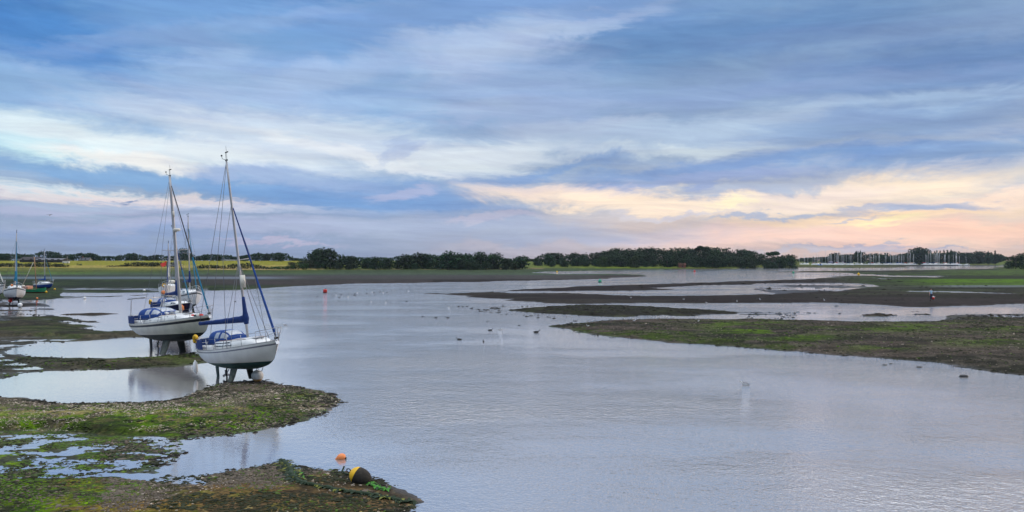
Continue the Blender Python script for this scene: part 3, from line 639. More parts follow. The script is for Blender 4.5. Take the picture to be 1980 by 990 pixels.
    for f in sp:
        s_ = MB(); q = onm(f); wsp = P.get('spw', .72) * (1.0 if f < .6 else .75)
        for sg in (-1, 1): s_.tube([q, q + Vector((-.12, sg * wsp, .06))], .022, ALU, 6)
        s_.build('spreader', mast)
    if P.get('vane', 1):
        v = MB(); v.tube([top, top + Vector((0, 0, .38))], .012, BLACK, 5); v.tube([top + Vector((-.05, 0, .05)), top + Vector((-.42, 0, .16)), top + Vector((-.46, 0, .30))], .012, BLACK, 5)
        v.ball(top + Vector((-.46, 0, .33)), .05, BLACK, 8, 5); v.box(top + Vector((.12, 0, .42)), (.34, .012, .06), BLACK); v.tube([top + Vector((.02, .04, 0)), top + Vector((.02, .04, .75 if det > 1 else .4))], .008, BLACK, 4)
        v.build('wind_vane', mast)
    if P.get('radar'):
        rr = MB(); f, kind = P['radar']; q = onm(f)
        if kind == 'drum': rr.tube([q + Vector((.20, 0, -.32)), q + Vector((.20, 0, .32))], .13, CREAM, 12); rr.box(q + Vector((.08, 0, 0)), (.14, .05, .5), ALU)
        else:
            rr.loft([[(q.x + .34 + math.cos(a) * rad, math.sin(a) * rad, q.z + z) for a in np.linspace(0, 2 * math.pi, 15)[:-1]] for z, rad in ((-.09, .18), (-.05, .25), (.06, .25), (.11, .17))], CREAM); rr.box(q + Vector((.12, 0, -.12)), (.34, .08, .05), ALU)
        rr.build('radar_dome' if kind != 'drum' else 'radar_reflector', mast)
    if P.get('lamp'):
        q = onm(P['lamp']); lb = MB(); lb.tube([q + Vector((.10, 0, -.15)), q + Vector((.10, 0, .22))], .07, CREAM, 8); lb.build('steaming_light', mast)
    # boom with cover
    if P.get('boom'):
        bl_, bz = P['boom']; b0 = foot.lerp(top, (bz - mz) / (mh - mz)); sw = R(P.get('swing', 0)); b1 = b0 + Vector((-bl_ * math.cos(sw), -bl_ * math.sin(sw), P.get('boomrise', .05)))
        b = MB(); b.tube([b0, b1], .05, ALU, 8); bo = b.build('boom', root)
        if P.get('cover', BLUE):
            cv = MB(); rgs = []
            for i in range(15):
                u = i / 14; p = b0.lerp(b1, u) + Vector((.06, 0, 0)); hh = lerp(.38, .15, u ** .6); ww = lerp(.17, .09, u ** .7)
                hh += .012 * math.sin(i * 2.3); rgs.append([p + Vector((0, math.cos(a) * ww, -.06 + hh * .5 + math.sin(a) * (hh * .5 + .02))) for a in np.linspace(0, 2 * math.pi, 13)[:-1]])
            cv.loft(rgs, P.get('cover', BLUE))
            q0 = b0 + Vector((.02, 0, .2)); up_ = P.get('coverup', 1.05)
            cv.loft([[q0 + (top - foot).normalized() * z + Vector((math.cos(a) * r1, math.sin(a) * r2, 0)) for a in np.linspace(0, 2 * math.pi, 13)[:-1]] for z, r1, r2 in ((-.36, .11, .11), (-.1, .22, .14), (.12, .19, .13), (.30, .12, .11), (up_ - .2, .085, .085), (up_, .07, .07))], P.get('cover', BLUE))
            cv.build('sail_cover', bo)
    # standing rigging
    bow = Vector((Ln * .985, 0, sheer(.985) + .03)); st_ = Vector((.05, 0, sheer(0) + .02)); fh = P.get('forehound', .87)
    wr = P.get('wire', .012)
    rg = [('forestay', onm(fh), bow)] if not P.get('genoa') else []
    rg += [('backstay', onm(.99), st_)]
    for sg in (-1, 1):
        ct = mt - .02; cp = Vector((Ln * ct, sg * (half(ct) - .06), sheer(ct))); tipf = sp[-1]; tip = onm(tipf) + Vector((-.12, sg * P.get('spw', .72), .06))
        rg += [('shroud', onm(.97 if fh > .93 else fh), tip, cp), ('shroud', onm(sp[0]) - Vector((0, 0, .05)), Vector((cp.x - .45, cp.y, cp.z)))]
        if det > 1: rg += [('shroud', onm(sp[0]) - Vector((0, 0, .05)), Vector((cp.x + .4, cp.y * .99, cp.z)))]
    rg += [('halyard', onm(.96) + Vector((-.07, .03, 0)), b0 + Vector((-.10, .03, 0)) if P.get('boom') else foot)] if det > 1 else []
    if det > 1 and P.get('boom'): rg += [('topping_lift', onm(.985) + Vector((-.06, 0, 0)), b1)]
    for nm, *pts in rg:
        t_ = MB(); t_.tube(pts, wr, WIRE, 5); t_.build(nm, root)
    if P.get('genoa'):
        gm, gr, tack = P['genoa']; a = bow + Vector((-.05, 0, .18)); b_ = onm(fh); g = MB(); n = 26
        ax = (b_ - a).normalized(); rr = [gr * (.35 + 1.0 * math.sin(math.pi * min(.12 + .88 * (1 - i / n), 1) ** .8) ** .5) * (.35 if i > n * .96 else 1) for i in range(n + 1)]
        rr = [gr * (.45 if i < 1 else 1.0 - .55 * (i / n)) * (1 + .05 * math.sin(i * 2.1)) for i in range(n + 1)]
        gg = MB(); gg.tube([a.lerp(b_, i / n * .96) for i in range(n + 1)], rr, gm, 9)
        if tack is not None: # lower part of the roll shows the sun strip
            gg.mats.append(tack); nb = int(n * P.get('tackf', .45)); k = 0
            for i in range(nb):
                for q in range(9): gg.m[i * 9 + q] = len(gg.mats) - 1
        go = gg.build('furled_genoa', root)
        dm = MB(); dm.tube([bow + Vector((-.04, 0, .06)), bow + Vector((-.05, 0, .16))], .10, BLACK, 10); dm.build('furling_drum', go)
    if P.get('babystay'):
        t_ = MB(); q = Vector((Ln * P['babystay'], 0, sheer(P['babystay']) + .05)); t_.tube([onm(.42), q], .012, WIRE, 5); t_.build('inner_stay', root)
    # guard rails
    if det > 0:
        rr = .016 if det > 1 else .022; gh = .58
        pu = MB(); e = lambda t, sg, z: Vector((pos(t, sheer(t))[0], sg * (max(pos(t, sheer(t))[1], .05) - .03), sheer(t) + z))
        noz = Vector((Ln * 1.0 + P.get('pulx', .30), 0, sheer(1) + gh + .08))
        for z, pull in ((gh + .04, 1.0), (.30, .35)):
            arc = [e(.86, -1, z - .03)] + [e(.93, -1, z)] + [Vector((lerp(e(.97, -1, z).x, noz.x, .75 * pull), -.16, lerp(e(.97, 1, z).z, noz.z, .8 * pull)))] + [Vector((lerp(e(.97, 1, z).x, noz.x, .75 * pull), .16, lerp(e(.97, 1, z).z, noz.z, .8 * pull)))] + [e(.93, 1, z), e(.86, 1, z - .03)]
            pu.tube(arc, rr, STEEL, 6)
        for sg in (-1, 1):
            for t in (.86, .93): pu.tube([e(t, sg, 0), e(t, sg, gh + .02)], rr, STEEL, 6)
            pu.tube([e(.985, sg, 0), Vector((noz.x * .75 + e(.97, 1, 0).x * .25, sg * .16, noz.z - .02))], rr, STEEL, 6)
        pu.build('pulpit', root)
        ps = MB()
        for z in (gh, .32): ps.tube([e(.15, -1, z), e(.015, -1, z), e(.015, 1, z), e(.15, 1, z)], rr, STEEL, 6)
        for sg in (-1, 1):
            for t in (.015, .15): ps.tube([e(t, sg, 0), e(t, sg, gh)], rr, STEEL, 6)
        ps.build('pushpit', root)
        for sg in (-1, 1):
            for t in ((.30, .45, .60, .74) if det > 1 else (.5,)):
                s1 = MB(); s1.tube([e(t, sg, 0), e(t, sg, gh)], rr * .9, STEEL, 6); s1.build('stanchion', root)
            s2 = MB()
            for z in (gh - .02, .32): s2.tube([e(t, sg, z) for t in (.15, .30, .45, .60, .74, .86)], .006 if det > 1 else .01, WIRE, 4)
            s2.build('guard_wire', root)
    # cockpit cloths
    if P.get('dodger'):
        for sg in (-1, 1):
            dg = MB(); ts = np.linspace(.0, P['dodger'], 8)
            A = [(pos(t, sheer(t))[0] + .02, sg * (pos(t, sheer(t))[1] + .005), sheer(t) + .05) for t in ts]; B_ = [(x, y, z + .50 + .02 * math.sin(i * 1.7)) for i, (x, y, z) in enumerate(A)]
            A2 = [(x, y - sg * .02, z) for x, y, z in A]; B2 = [(x, y - sg * .02, z) for x, y, z in B_]
            dg.loft([[A[i], B_[i], B2[i], A2[i]] for i in range(8)], P.get('dodgerm', BLUED), smooth=False); dg.build('spray_cloth', root)
        dg = MB(); y = pos(0, sheer(0))[1]; dg.box((-.02, 0, sheer(0) + .30), (.02, y * 1.9, .46), P.get('dodgerm', BLUED)); dg.build('spray_cloth', root)
    if P.get('hood'):
        t0, t1, hh, hw = P['hood']; z0 = sheer(c0) + .24; x0, x1 = Ln * t0, Ln * t1; hd = MB(); rgs = []; n = 16; K2 = 10
        for i in range(K2 + 1):
            u = i / K2; x = lerp(x0, x1, u); ht = hh * (1.0 - .06 * (1 - u)) * (math.sqrt(max(1 - ((u - .45) / .56) ** 2 * (1 if u > .45 else .05), 0)) if u > .45 else 1); zz = z0 if u < .6 else lerp(z0, sheer(c0) + ch * 1.0, (u - .6) / .4)
            ht = max(ht, .03) if u < 1 else .02; w = hw * (1 - .12 * u)
            rgs.append([(x, math.cos(a) * w * (abs(math.cos(a)) ** -.35 if abs(math.cos(a)) > .02 else 1), min(z0, zz) + (zz - min(z0, zz)) * 1 + math.sin(a) ** .8 * max(ht - (zz - z0) * .8, .02)) for a in np.linspace(math.pi, 0, n + 1)])
        def hm_(i, q):
            if 6 <= i <= 8 and 2 <= q <= 13 and q not in (5, 10): return CLEAR
            if 3 <= i <= 4 and (2 <= q <= 4 or 11 <= q <= 13): return CLEAR
            return P.get('hoodm', BLUE)
        hd.loft(rgs, BLUE, close=False, caps=False, mfun=hm_)
        ho = hd.build('sprayhood', root); so_ = ho.modifiers.new('s', 'SOLIDIFY'); so_.thickness = .015
    for fn in P.get('extras', []): fn(root, dict(Ln=Ln, sheer=sheer, half=half, pos=pos, onm=onm, ch=ch, top=top, foot=foot, bow=bow, mast=mast, P=P, e=(e if det > 0 else None)))
    return root
def place(o, px, py, theta, pitch, heel, local, ground_z=None, dz=0.0):
    """stand the yacht so that its local point sits on the mud at photo point (px, py); theta = bow swung towards the shore we stand on"""
    X, Y = G(px, py); z = gz(X, Y) if ground_z is None else ground_z
    M = Matrix.Rotation(R(-theta), 4, 'Z') @ Matrix.Rotation(R(-pitch), 4, 'Y') @ Matrix.Rotation(R(heel), 4, 'X')
    q = M @ Vector(local); M.translation = Vector((X, Y, z + dz)) - q; o.matrix_world = M; return X, Y

def horseshoe(t, sg, m, up=.55):
    def fn(root, c):
        b = MB(); p = c['e'](t, sg, up); pts = [p + Vector((math.cos(a) * .20, sg * .03, math.sin(a) * .20)) for a in np.linspace(R(-50), R(230), 12)]
        b.tube(pts, .085, m, 8); b.build('lifebuoy', root)
    return fn
def fender(t, sg, m, drop=1.0, r=.11, L_=.62):
    def fn(root, c):
        x, y, z = c['pos'](t, c['sheer'](t)); y = sg * (y + r + .02); b = MB(); zt = z - drop + L_
        b.tube([(x, y, zt + .07), (x, y, zt), (x, y, zt - .06), (x, y, zt - .3), (x, y, zt - L_ + .06), (x, y, zt - L_), (x, y, zt - L_ - .06)], [.03, .05, r, r, r, .05, .03], m, 10)
        b.tube([(x, y, zt), (x, sg * (abs(y) - r), z + .4)], .008, ROPE, 4); b.build('fender', root)
    return fn
def outboard(y0):
    def fn(root, c):
        z = c['sheer'](0); b = MB(); b.box((-.28, y0, z + .08), (.36, .28, .42), WHITE, None); b.box((-.26, y0, z - .22), (.16, .12, .35), BLACK); b.box((-.1, y0, z - .08), (.12, .3, .3), STEEL)
        for k in range(4): b.box((-.47, y0, z + .2 - k * .1), (.012, .29, .02), GREY)
        b.build('outboard_motor', root)
    return fn
def anchor(root, c):
    p = c['bow']; b = MB(); b.tube([p + Vector((-.5, -.08, .02)), p + Vector((.15, -.08, .02))], .025, STEEL, 6); b.box(p + Vector((.16, -.08, -.1)), (.22, .18, .05), STEEL, Matrix.Rotation(R(50), 3, 'Y')); b.build('anchor', root)
def flag(mcol, f=.35, up=1.4, t=.01, sg=-1, size=(.7, .42)):
    def fn(root, c):
        p = c['e'](t, sg, .2); b = MB(); q = p + Vector((-.35, 0, up)); b.tube([p, q], .015, WOOD, 5); s = b.build('flag_staff', root)
        w = MB(); n = 7; A = [q + Vector((-.02 - size[0] * .45 * i / n, .10 * math.sin(i * 1.3), -.35 * (i / n) * size[0])) for i in range(n + 1)]; B_ = [p_ - Vector((-.06, 0, size[1])) for p_ in A]
        w.loft([[A[i], B_[i], B_[i] + Vector((0, .006, 0)), A[i] + Vector((0, .006, 0))] for i in range(n + 1)], mcol); w.build('ensign', s)
    return fn
def radio_aerial(root, c):
    b = MB(); p = c['e'](.02, 1, .5); b.tube([p, p + Vector((0, 0, 1.4))], .01, BLACK, 4); b.build('aerial', root)
def liferings(root, c):
    b = MB(); p = c['e'](.30, -1, .0)
    for k, (t, m_) in enumerate(((.44, WHITE), (.50, GREY), (.56, WHITE))):
        q = Vector((c['Ln'] * t, -.25 + .1 * k, c['sheer'](t) + c['ch'] + .12)); b.ball(q, .2, m_, 8, 5, (1.4, .7, .5))
    b.build('deck_gear', root)
def foredeck_gear(m1, m2):
    def fn(root, c):
        b = MB()
        for k in range(7): t = .70 + .02 * k; b.ball((c['Ln'] * t, -.25 + .09 * k, c['sheer'](t) + .12 + .04 * (k % 2)), .15, [m1, BLACK, m2][k % 3], 7, 5, (1.2, 1, .7))
        b.build('folded_sail', root)
    return fn
def sternplate(root, c):
    b = MB(); z = c['sheer'](0); b.tube([(-.02, -.3, z - .35), (-.30, -.3, z - .42), (-.30, .3, z - .42), (-.02, .3, z - .35)], .025, STEEL, 6); b.tube([(-.32, -.25, z - .1), (-.32, -.25, z - .75)], .02, STEEL, 6); b.ball((-.26, .1, z - .2), .16, WHITE, 8, 6); b.build('boarding_ladder', root)
def gantry(root, c):
    b = MB(); e = c['e']; b.tube([e(.06, -1, 0), e(.10, -1, 1.0), e(.13, -1, 1.75)], .03, STEEL, 6); b.tube([e(.06, 1, 0), e(.10, 1, 1.0), e(.13, 1, 1.75)], .03, STEEL, 6); b.tube([e(.13, -1, 1.75) + Vector((-.5, 0, 0)), e(.13, -1, 1.75) + Vector((1.6, .2, .05))], .05, ALU, 6)
    b.tube([e(.13, -1, 1.75), e(.13, 1, 1.75)], .03, STEEL, 6); b.build('gantry', root)

# nearest yacht, white with green bottom
PA = dict(loa=7.6, beam=2.55, wl=1.06, base=.60, fs=.68, fb=1.00, swing=24, rake=.85, trans=.75, tuck=.42, top=WHITE, bottom=AFT, stripe=(.80, .88), stripem=STRIPEG, rail=WHITE,
  cab=(.30, .84, .40), windows=[(.31, .56, .30, .78, 'long')], mastt=.60, mastz=11.45, mrake=.048, mr=.062, spread=(.44,), spw=.78, forehound=.76,
  radar=(.32, 'drum'), boom=(3.0, 3.10), boomrise=.05, cover=BLUED, coverup=1.05, genoa=(BLUED, .065, BLUE), tackf=.55, dodger=.22, hood=(.20, .47, .74, .72),
  keelx=.47, keell=.72, rudx=.10, prop=.235, babystay=.80,
  extras=[horseshoe(.03, -1, YELL), fender(.01, -1, WHITE, 1.25), outboard(-.35), anchor])
# second yacht, cream with black band
PB = dict(loa=9.4, beam=3.0, wl=1.50, base=.92, fs=.78, fb=1.10, rake=1.1, trans=.9, tuck=.38, top=CREAM, bottom=AFN, stripe=(.70, .87), stripem=STRIPE, rail=WHITE,
  cab=(.24, .80, .45), windows=[(.30, .38, .35, .75, 'o'), (.42, .50, .35, .75, 'o'), (.56, .585, .42, .72, 'o'), (.66, .685, .42, .72, 'o')], mastt=.60, mastz=12.15, mrake=.030, mr=.10, spread=(.46,), spw=.9, forehound=.965,
  radar=(.605, 'dome'), lamp=.72, boom=None, genoa=(BLACK if False else STRIPE, .058, TEAL), tackf=.45, dodger=.17, hood=(.155, .46, .82, .95),
  keelx=.47, keell=.98, rudx=.13, prop=.235, rudm=AFN, wire=.010,
  extras=[radio_aerial, liferings, foredeck_gear(REDM, SAILC), sternplate, anchor, gantry])
PC = dict(loa=7.0, beam=2.5, wl=1.15, base=.8, fs=1.0, fb=1.3, top=NAVYG, bottom=AFN, rail=WHITE, cab=(.30, .80, .42), cabm=WHITE, windows=[(.60, .74, .35, .75, 'o'), (.36, .5, .35, .75, 'o')], detail=1, mastt=.58, mastz=9.3, mr=.075, spread=(.5,),
  boom=(2.6, 3.3), cover=BLUED, genoa=(BLUED, .07, TEAL), tackf=.5, hood=(.16, .42, .70, .7), dodger=.16, extras=[horseshoe(.03, -1, YELL), fender(.93, -1, ORNG, .65, .16, .45)], keell=1.0)
PD = dict(loa=7.6, beam=2.75, wl=1.15, base=.8, fs=1.1, fb=1.5, top=WHITE, bottom=AFN, stripe=(.80, .90), rail=WHITE, cab=(.22, .74, .62), windows=[(.34, .46, .3, .8, 'o'), (.56, .66, .3, .8, 'o')], detail=1, mastt=.58, mastz=11.6, mr=.075, spread=(.5,),
  boom=(3.0, 3.9), cover=BLUED, genoa=(TEAL, .07, None), hood=(.12, .36, .6, .8), extras=[], keell=1.1)
PE = dict(loa=8.0, beam=2.9, wl=1.15, base=.8, fs=1.2, fb=1.6, top=WHITE, bottom=AFN, stripe=(.1, .25), rail=WHITE, cab=(.2, .72, .60), windows=[(.34, .46, .3, .8, 'o'), (.56, .66, .3, .8, 'o')], detail=1, mastt=.60, mastz=8.9, mr=.085, spread=(.62,), spw=.85,
  boom=(2.6, 4.1), cover=SAILC, genoa=(BLUED, .07, None), extras=[], keell=1.1)
PF = dict(loa=7.4, beam=2.75, wl=1.15, base=.75, fs=1.0, fb=1.35, top=WHITE, bottom=NAVYG, stripe=(.80, .90), rail=WHITE, cab=(.22, .72, .62), windows=[(.34, .46, .3, .8, 'o'), (.56, .66, .3, .8, 'o')], detail=1, mastt=.55, mastz=10.2, mr=.085, spread=(.5,),
  boom=(2.6, 3.6), cover=TEAL, genoa=(TEAL, .08, None), extras=[], keell=1.1, keelx=.48)
PG = dict(PF, mastz=8.0, genoa=(SAILC, .06, None), boom=(3.0, 3.2), cover=BLUE, bottom=AFN)
PI_ = dict(loa=6.2, beam=2.2, wl=.6, base=.25, fs=.75, fb=1.0, top=mat('gelcoat royal', (.02, .07, .36), .3), bottom=AFN, rail=WHITE, stripe=(.70, .95), stripem=WHITE, cab=(.28, .74, .40), windows=[(.36, .5, .3, .8, 'o')], detail=1, mastt=.52, mastz=8.3, mr=.07, spread=(.5,), spw=.5,
  boom=(2.4, 2.2), cover=BLUE, coverup=.7, genoa=(TEAL, .05, None), extras=[], keell=.9)

YG = 'sailing yachts standing on the mud'
A = make_yacht(PA, 'sailing_yacht', 'nearest white bilge keel yacht with green bottom, blue boom cover and yellow lifebuoy', group=YG)
ax_, ay_ = place(A, 446, 739, 46, 4.2, 4.0, (PA['keelx'] * 7.6 - .2, -.60, 0), dz=-.02)
B = make_yacht(PB, 'sailing_yacht', 'larger cream yacht with black band and blue sprayhood, behind the nearest yacht', group=YG)
place(B, 314, 683.5, 41, 3.6, 2.2, (PB['keelx'] * 9.4 - .25, -.75, 0), dz=-.05)
C_ = make_yacht(PC, 'sailing_yacht', 'small navy blue yacht with yellow lifebuoy and orange fender behind the cream yacht', group=YG)
place(C_, 338, 636, 47, 3.5, .8, (3.3, 0, 0), ground_z=-.1)
D_ = make_yacht(PD, 'sailing_yacht', 'white yacht with blue boom cover and arched cabin windows behind the navy yacht', group=YG)
place(D_, 365, 606, 56, 3, .5, (3.6, 0, 0), ground_z=-.1)
E_ = make_yacht(PE, 'sailing_yacht', 'white yacht furthest back in the row, red flag on its mast', group=YG)
place(E_, 327, 587, 72, 2, .5, (3.6, 0, 0), ground_z=-.1)
F_ = make_yacht(PF, 'sailing_yacht', 'white yacht seen bow-on at the far left with navy bottom and tall mast', group=YG)
place(F_, 28, 591, 57, 3, -1.5, (3.6, 0, 0), ground_z=0.0)
G_ = make_yacht(PG, 'sailing_yacht', 'white yacht cut by the left edge of the picture, blue boom cover', group=YG)
place(G_, -14, 582, 35, 3, .5, (3.6, 0, 0), ground_z=-.05)
I_ = make_yacht(PI_, 'sailing_yacht', 'small white yacht with bright blue hull beyond the green boat', group=YG)
place(I_, 86, 561.5, 32, 1, 0, (3.0, 0, 0), ground_z=.05)
# extras that hang on the far yachts
def on_yacht(o, name, fn):
    b = MB(); fn(b); return b.build(name, o)
mz_ = kids(E_, 'mast')[0]
on_yacht(mz_, 'flag', lambda b: b.loft([[Vector((4.75 + .1 * i, -.25 - .16 * i, 6.3 - .08 * i + .05 * math.sin(i * 2))), Vector((4.8 + .1 * i, -.3 - .12 * i, 5.65 - .05 * i + .04 * math.sin(i * 1.7)))] for i in range(6)], REDM, close=False, caps=False))
on_yacht(E_, 'mizzen_mast', lambda b: (b.tube([(1.2, 0, 2.3), (1.1, 0, 7.6)], .07, ALU, 8), b.tube([(1.1, -.3, 6.9), (1.1, .3, 6.9)], .02, ALU, 5)))
on_yacht(E_, 'cabin_cover', lambda b: b.ball((2.4, .3, 3.35), .55, SAILC, 10, 6, (1.3, 1, .45)))
on_yacht(E_, 'lifebuoy', lambda b: b.tube([Vector((7.3, -.45 + math.cos(a) * .2, 2.75 + math.sin(a) * .2)) for a in np.linspace(0, 2 * math.pi, 13)[:-1]], .09, YELL, 7, close=True))
on_yacht(E_, 'fender', lambda b: b.ball((7.6, -.55, 1.75), .3, ORNG, 9, 6))
on_yacht(F_, 'lifebuoy', lambda b: b.ball((6.6, -.55, 2.75), .17, ORNG, 9, 6))

# green clinker boat, wooden spars
def green_boat():
    root = empty('wooden_boat'); tag(root, 'low green wooden boat with bare brown mast on the far left mud', 'wooden boat')
    Ln = 6.4; rings = []; K = 14
    for i in range(K + 1):
        t = i / K; w = 1.0 * (1 - abs(2 * t - .9) ** 2.6 * (1 if t > .45 else .55)); w = max(w, .03); s = .95 + .35 * (2 * t - 1) ** 2; k = .05 + .25 * abs(2 * t - 1) ** 3
        lv = [k, k + .12, .42, .47, s - .1, s]; ys = [0, w * .55, w * .88, w * .9, w * .99, w]
        rings.append([(Ln * t, -y, z) for y, z in list(zip(ys, lv))[::-1]] + [(Ln * t, y, z) for y, z in list(zip(ys, lv))[1:]])
    h = MB(); h.loft(rings, GREENG, close=False, caps=True, mfun=lambda i, q: AFR if 3 <= q <= 6 else (AFR if q in (2, 7) else GREENG)); h.build('hull', root)
    d = MB(); d.loft([[(Ln * t, -w, .8), (Ln * t, w, .8)] for t, w in ((.05, .5), (.3, .85), (.6, .85), (.92, .3))], WOOD, close=False, caps=False)
    for t in (.3, .5, .7): d.box((Ln * t, 0, .88), (.25, 1.7, .05), WOOD)
    d.build('deck', root)
    c = MB(); c.box((1.6, 0, 1.25), (1.5, 1.1, .5), mat('salmon paint', (.62, .30, .20), .6)); c.box((.6, 0, 1.3), (.8, .7, .35), CREAM, Matrix.Rotation(.4, 3, 'Y')); c.build('cuddy', root)
    m = MB(); m.tube([(3.9, 0, .8), (3.85, 0, 7.0)], .08, WOOD, 8); m.build('mast', root)
    b = MB(); b.tube([(3.5, 0, 6.0), (.1, 0, 1.3)], .05, SAILC, 6); b.build('furled_sail', root)
    f = MB(); f.ball((Ln + .1, -.1, .45), .22, YELL, 8, 6); f.build('fender', root)
    return root
H_ = green_boat(); place(H_, 66, 568.5, 22, 0, 4, (3.2, 0, 0), ground_z=.0)

# ------------------------------------------------------------------ buoys, posts
def at(px, py, z=None):
    X, Y = G(px, py); zz = max(gz(X, Y), 0) if z is None else z; return Vector((X, Y, zz))
def ball_buoy(name, label, p, r, m, m2=None, sunk=.25, group=None, cat='buoy'):
    b = MB(); c = (0, 0, r * (1 - sunk * 2)); b.ball(c, r, m, 20, 12, mfun=(lambda i, q: m2 if m2 and i >= 8 and q > 7 else m)); root = b.build(name)
    e_ = MB(); e_.tube([Vector((math.cos(a) * .05, 0, r * (2 - sunk * 2) + .03 + math.sin(a) * .05)) for a in np.linspace(0, 2 * math.pi, 9)[:-1]], .015, BLACK, 5, close=True); e_.build('eye', root)
    root.location = p; return tag(root, label, cat, group)
p = at(498, 738.5); wb = ball_buoy('mooring_buoy', 'round white mooring buoy lying on mud under the bow of the nearest yacht', p, .31, mat('buoy white', (.74, .70, .62), .45, var=.25, vscale=5), mat('buoy ochre', (.62, .36, .12), .6), sunk=.02)
ch = MB(); ch.tube([p + Vector((.0, 0, .1)), p + Vector((-.15, -.1, .03)), p + Vector((-.4, -.2, .03)), Vector((p.x - .8, p.y + .3, p.z + .03))], .03, BLACK, 6); tag(ch.build('mooring_chain'), 'short dark chain leading from the white buoy across the mud', 'chain')
ln = MB(); q0 = A.matrix_world @ Vector((6.6, -.15, 1.35)); ln.tube([q0, q0.lerp(p, .5) + Vector((0, 0, -.12)), p + Vector((-.05, .05, .5))], .016, BLACK, 6); tag(ln.build('mooring_rope'), 'dark rope running from the nearest yacht down to the white buoy', 'rope')
ball_buoy('mooring_buoy', 'small red ball buoy hanging low in front of the bow-on yacht', at(35.5, 590, 0) + Vector((0, -2, .45)), .26, REDM, sunk=0)
ball_buoy('mooring_buoy', 'small white ball buoy in front of the bow-on yacht', at(39, 594, 0), .30, WHITE, sunk=0)
for px, py, r, lb in ((106, 562, .20, 'yellow buoy on the far mud right of the blue hulled yacht'), (72, 579.5, .16, 'small orange yellow buoy on mud between the bow-on yacht and the channel')):
    ball_buoy('mooring_buoy', lb, at(px, py), r, YELL if px > 80 else ORNG, sunk=.1)
ball_buoy('mooring_buoy', 'tiny white buoy at the edge of the far mud left of the yachts', at(279, 562.5), .25, WHITE)
ball_buoy('mooring_buoy', 'tiny white buoy on the left water, left of the yachts', at(164, 577.5), .22, WHITE)
def can_buoy(label, px, py, r, h, m, cone=False, lean=0):
    b = MB(); prof = [(-.15, .3), (-.1, 1), (h * .8, 1), (h * .97, .9), (h, .5)] if not cone else [(-.15, .4), (-.05, 1), (h * .35, 1), (h * .8, .35), (h, .12)]
    b.loft([[(math.cos(a) * r * k, math.sin(a) * r * k, z) for a in np.linspace(0, 2 * math.pi, 17)[:-1]] for z, k in prof], m); o = b.build('channel_buoy')
    t = MB(); t.tube([(0, 0, h), (0, 0, h + .12)], .05, BLACK, 6); t.build('lifting_eye', o); w = MB(); w.loft([[(math.cos(a) * (r * k + .006), math.sin(a) * (r * k + .006), z) for a in np.linspace(0, 2 * math.pi, 17)[:-1]] for z, k in ((-.04, 1), (.10, 1))], BLACK, caps=False); w.build('weed_band', o)
    o.location = at(px, py, 0); o.rotation_euler = (0, R(lean), 0); return tag(o, label, 'buoy')
can_buoy('red can buoy floating alone in the channel right of the yachts', 628.5, 566, .38, .70, REDM, lean=4)
can_buoy('green conical buoy floating in the channel beyond the dark mud bar', 1160, 545.4, .55, .95, mat('buoy green', (.01, .30, .16), .5), True)
can_buoy('small far red buoy in the channel before the wood', 1343, 525.8, .6, 1.1, REDM, True)
can_buoy('small far green buoy by the thin mud spit', 1534, 528.3, .55, 1.1, mat('buoy green', (.01, .30, .16), .5), True)
can_buoy('yellow buoy at the right end of the far channel', 1660, 531.6, .6, 1.1, YELL, True)
can_buoy('tiny far yellow buoy off the spit before the tree line', 1077, 526.8, .5, .9, YELL, True)
# orange pear-shaped buoy floating near the foreground bank
b = MB(); Mx = Matrix.Rotation(R(72), 3, 'Y'); rgs = []
for z, r in ((-.15, .02), (-.14, .07), (-.08, .125), (0, .15), (.08, .135), (.15, .09), (.20, .045), (.23, .035), (.24, .012)):
    rgs.append([Mx @ Vector((math.cos(a) * r, math.sin(a) * r, -z)) * 1.0 for a in np.linspace(0, 2 * math.pi, 17)[:-1]])
b.loft(rgs, ORNG, mfun=lambda i, q: BLACK if (i <= 2 and 0) else ORNG); ob = b.build('pear_buoy'); ob.location = at(661, 887, 0) + Vector((0, 0, .05)); ob.scale = (.88,) * 3; ob.rotation_euler = (0, 0, R(8)); tag(ob, 'orange pear shaped buoy floating off the foreground bank', 'buoy')
e_ = MB(); e_.ball((.12, .0, -.03), .085, BLACK, 10, 6, (.7, 1, .8)); e_.build('fouling', ob)
# yellow and black barrel buoy aground
b = MB(); rgs = []; prof = [(-.33, .02), (-.32, .10), (-.28, .18), (-.20, .25), (-.08, .295), (.04, .30), (.12, .285), (.125, .285), (.20, .25), (.27, .18), (.31, .10), (.32, .02)]
for x, r in prof: rgs.append([(-x, math.cos(a) * r, math.sin(a) * r) for a in np.linspace(0, 2 * math.pi, 25)[:-1]])
FOUL = mat('fouled rubber', (.022, .018, .012), .85, var=.5, vscale=7, bump=.9, bscale=16)
b.loft(rgs, FOUL, mfun=lambda i, q: YELL if 7 <= i <= 10 else FOUL); yb = b.build('barrel_buoy'); yb.location = at(697, 935) + Vector((0, 0, .15)); yb.scale = (1.0, .86, .84); yb.rotation_euler = (0, R(24), R(-14)); tag(yb, 'black and yellow barrel buoy aground on the foreground mud spit', 'buoy')
e_ = MB(); e_.tube([Vector((-.34 - .05 + math.cos(a) * .06, 0, math.sin(a) * .06)) for a in np.linspace(0, 2 * math.pi, 9)[:-1]], .018, BLACK, 5, close=True); e_.build('shackle', yb)
def ground_path(pts, lift=0.0):
    out = []
    for (px, py), l in zip(pts, lift if isinstance(lift, (list, tuple)) else [lift] * len(pts)):
        X, Y = G(px, py); out.append(Vector((X, Y, max(gz(X, Y), 0) + l)))
    return out
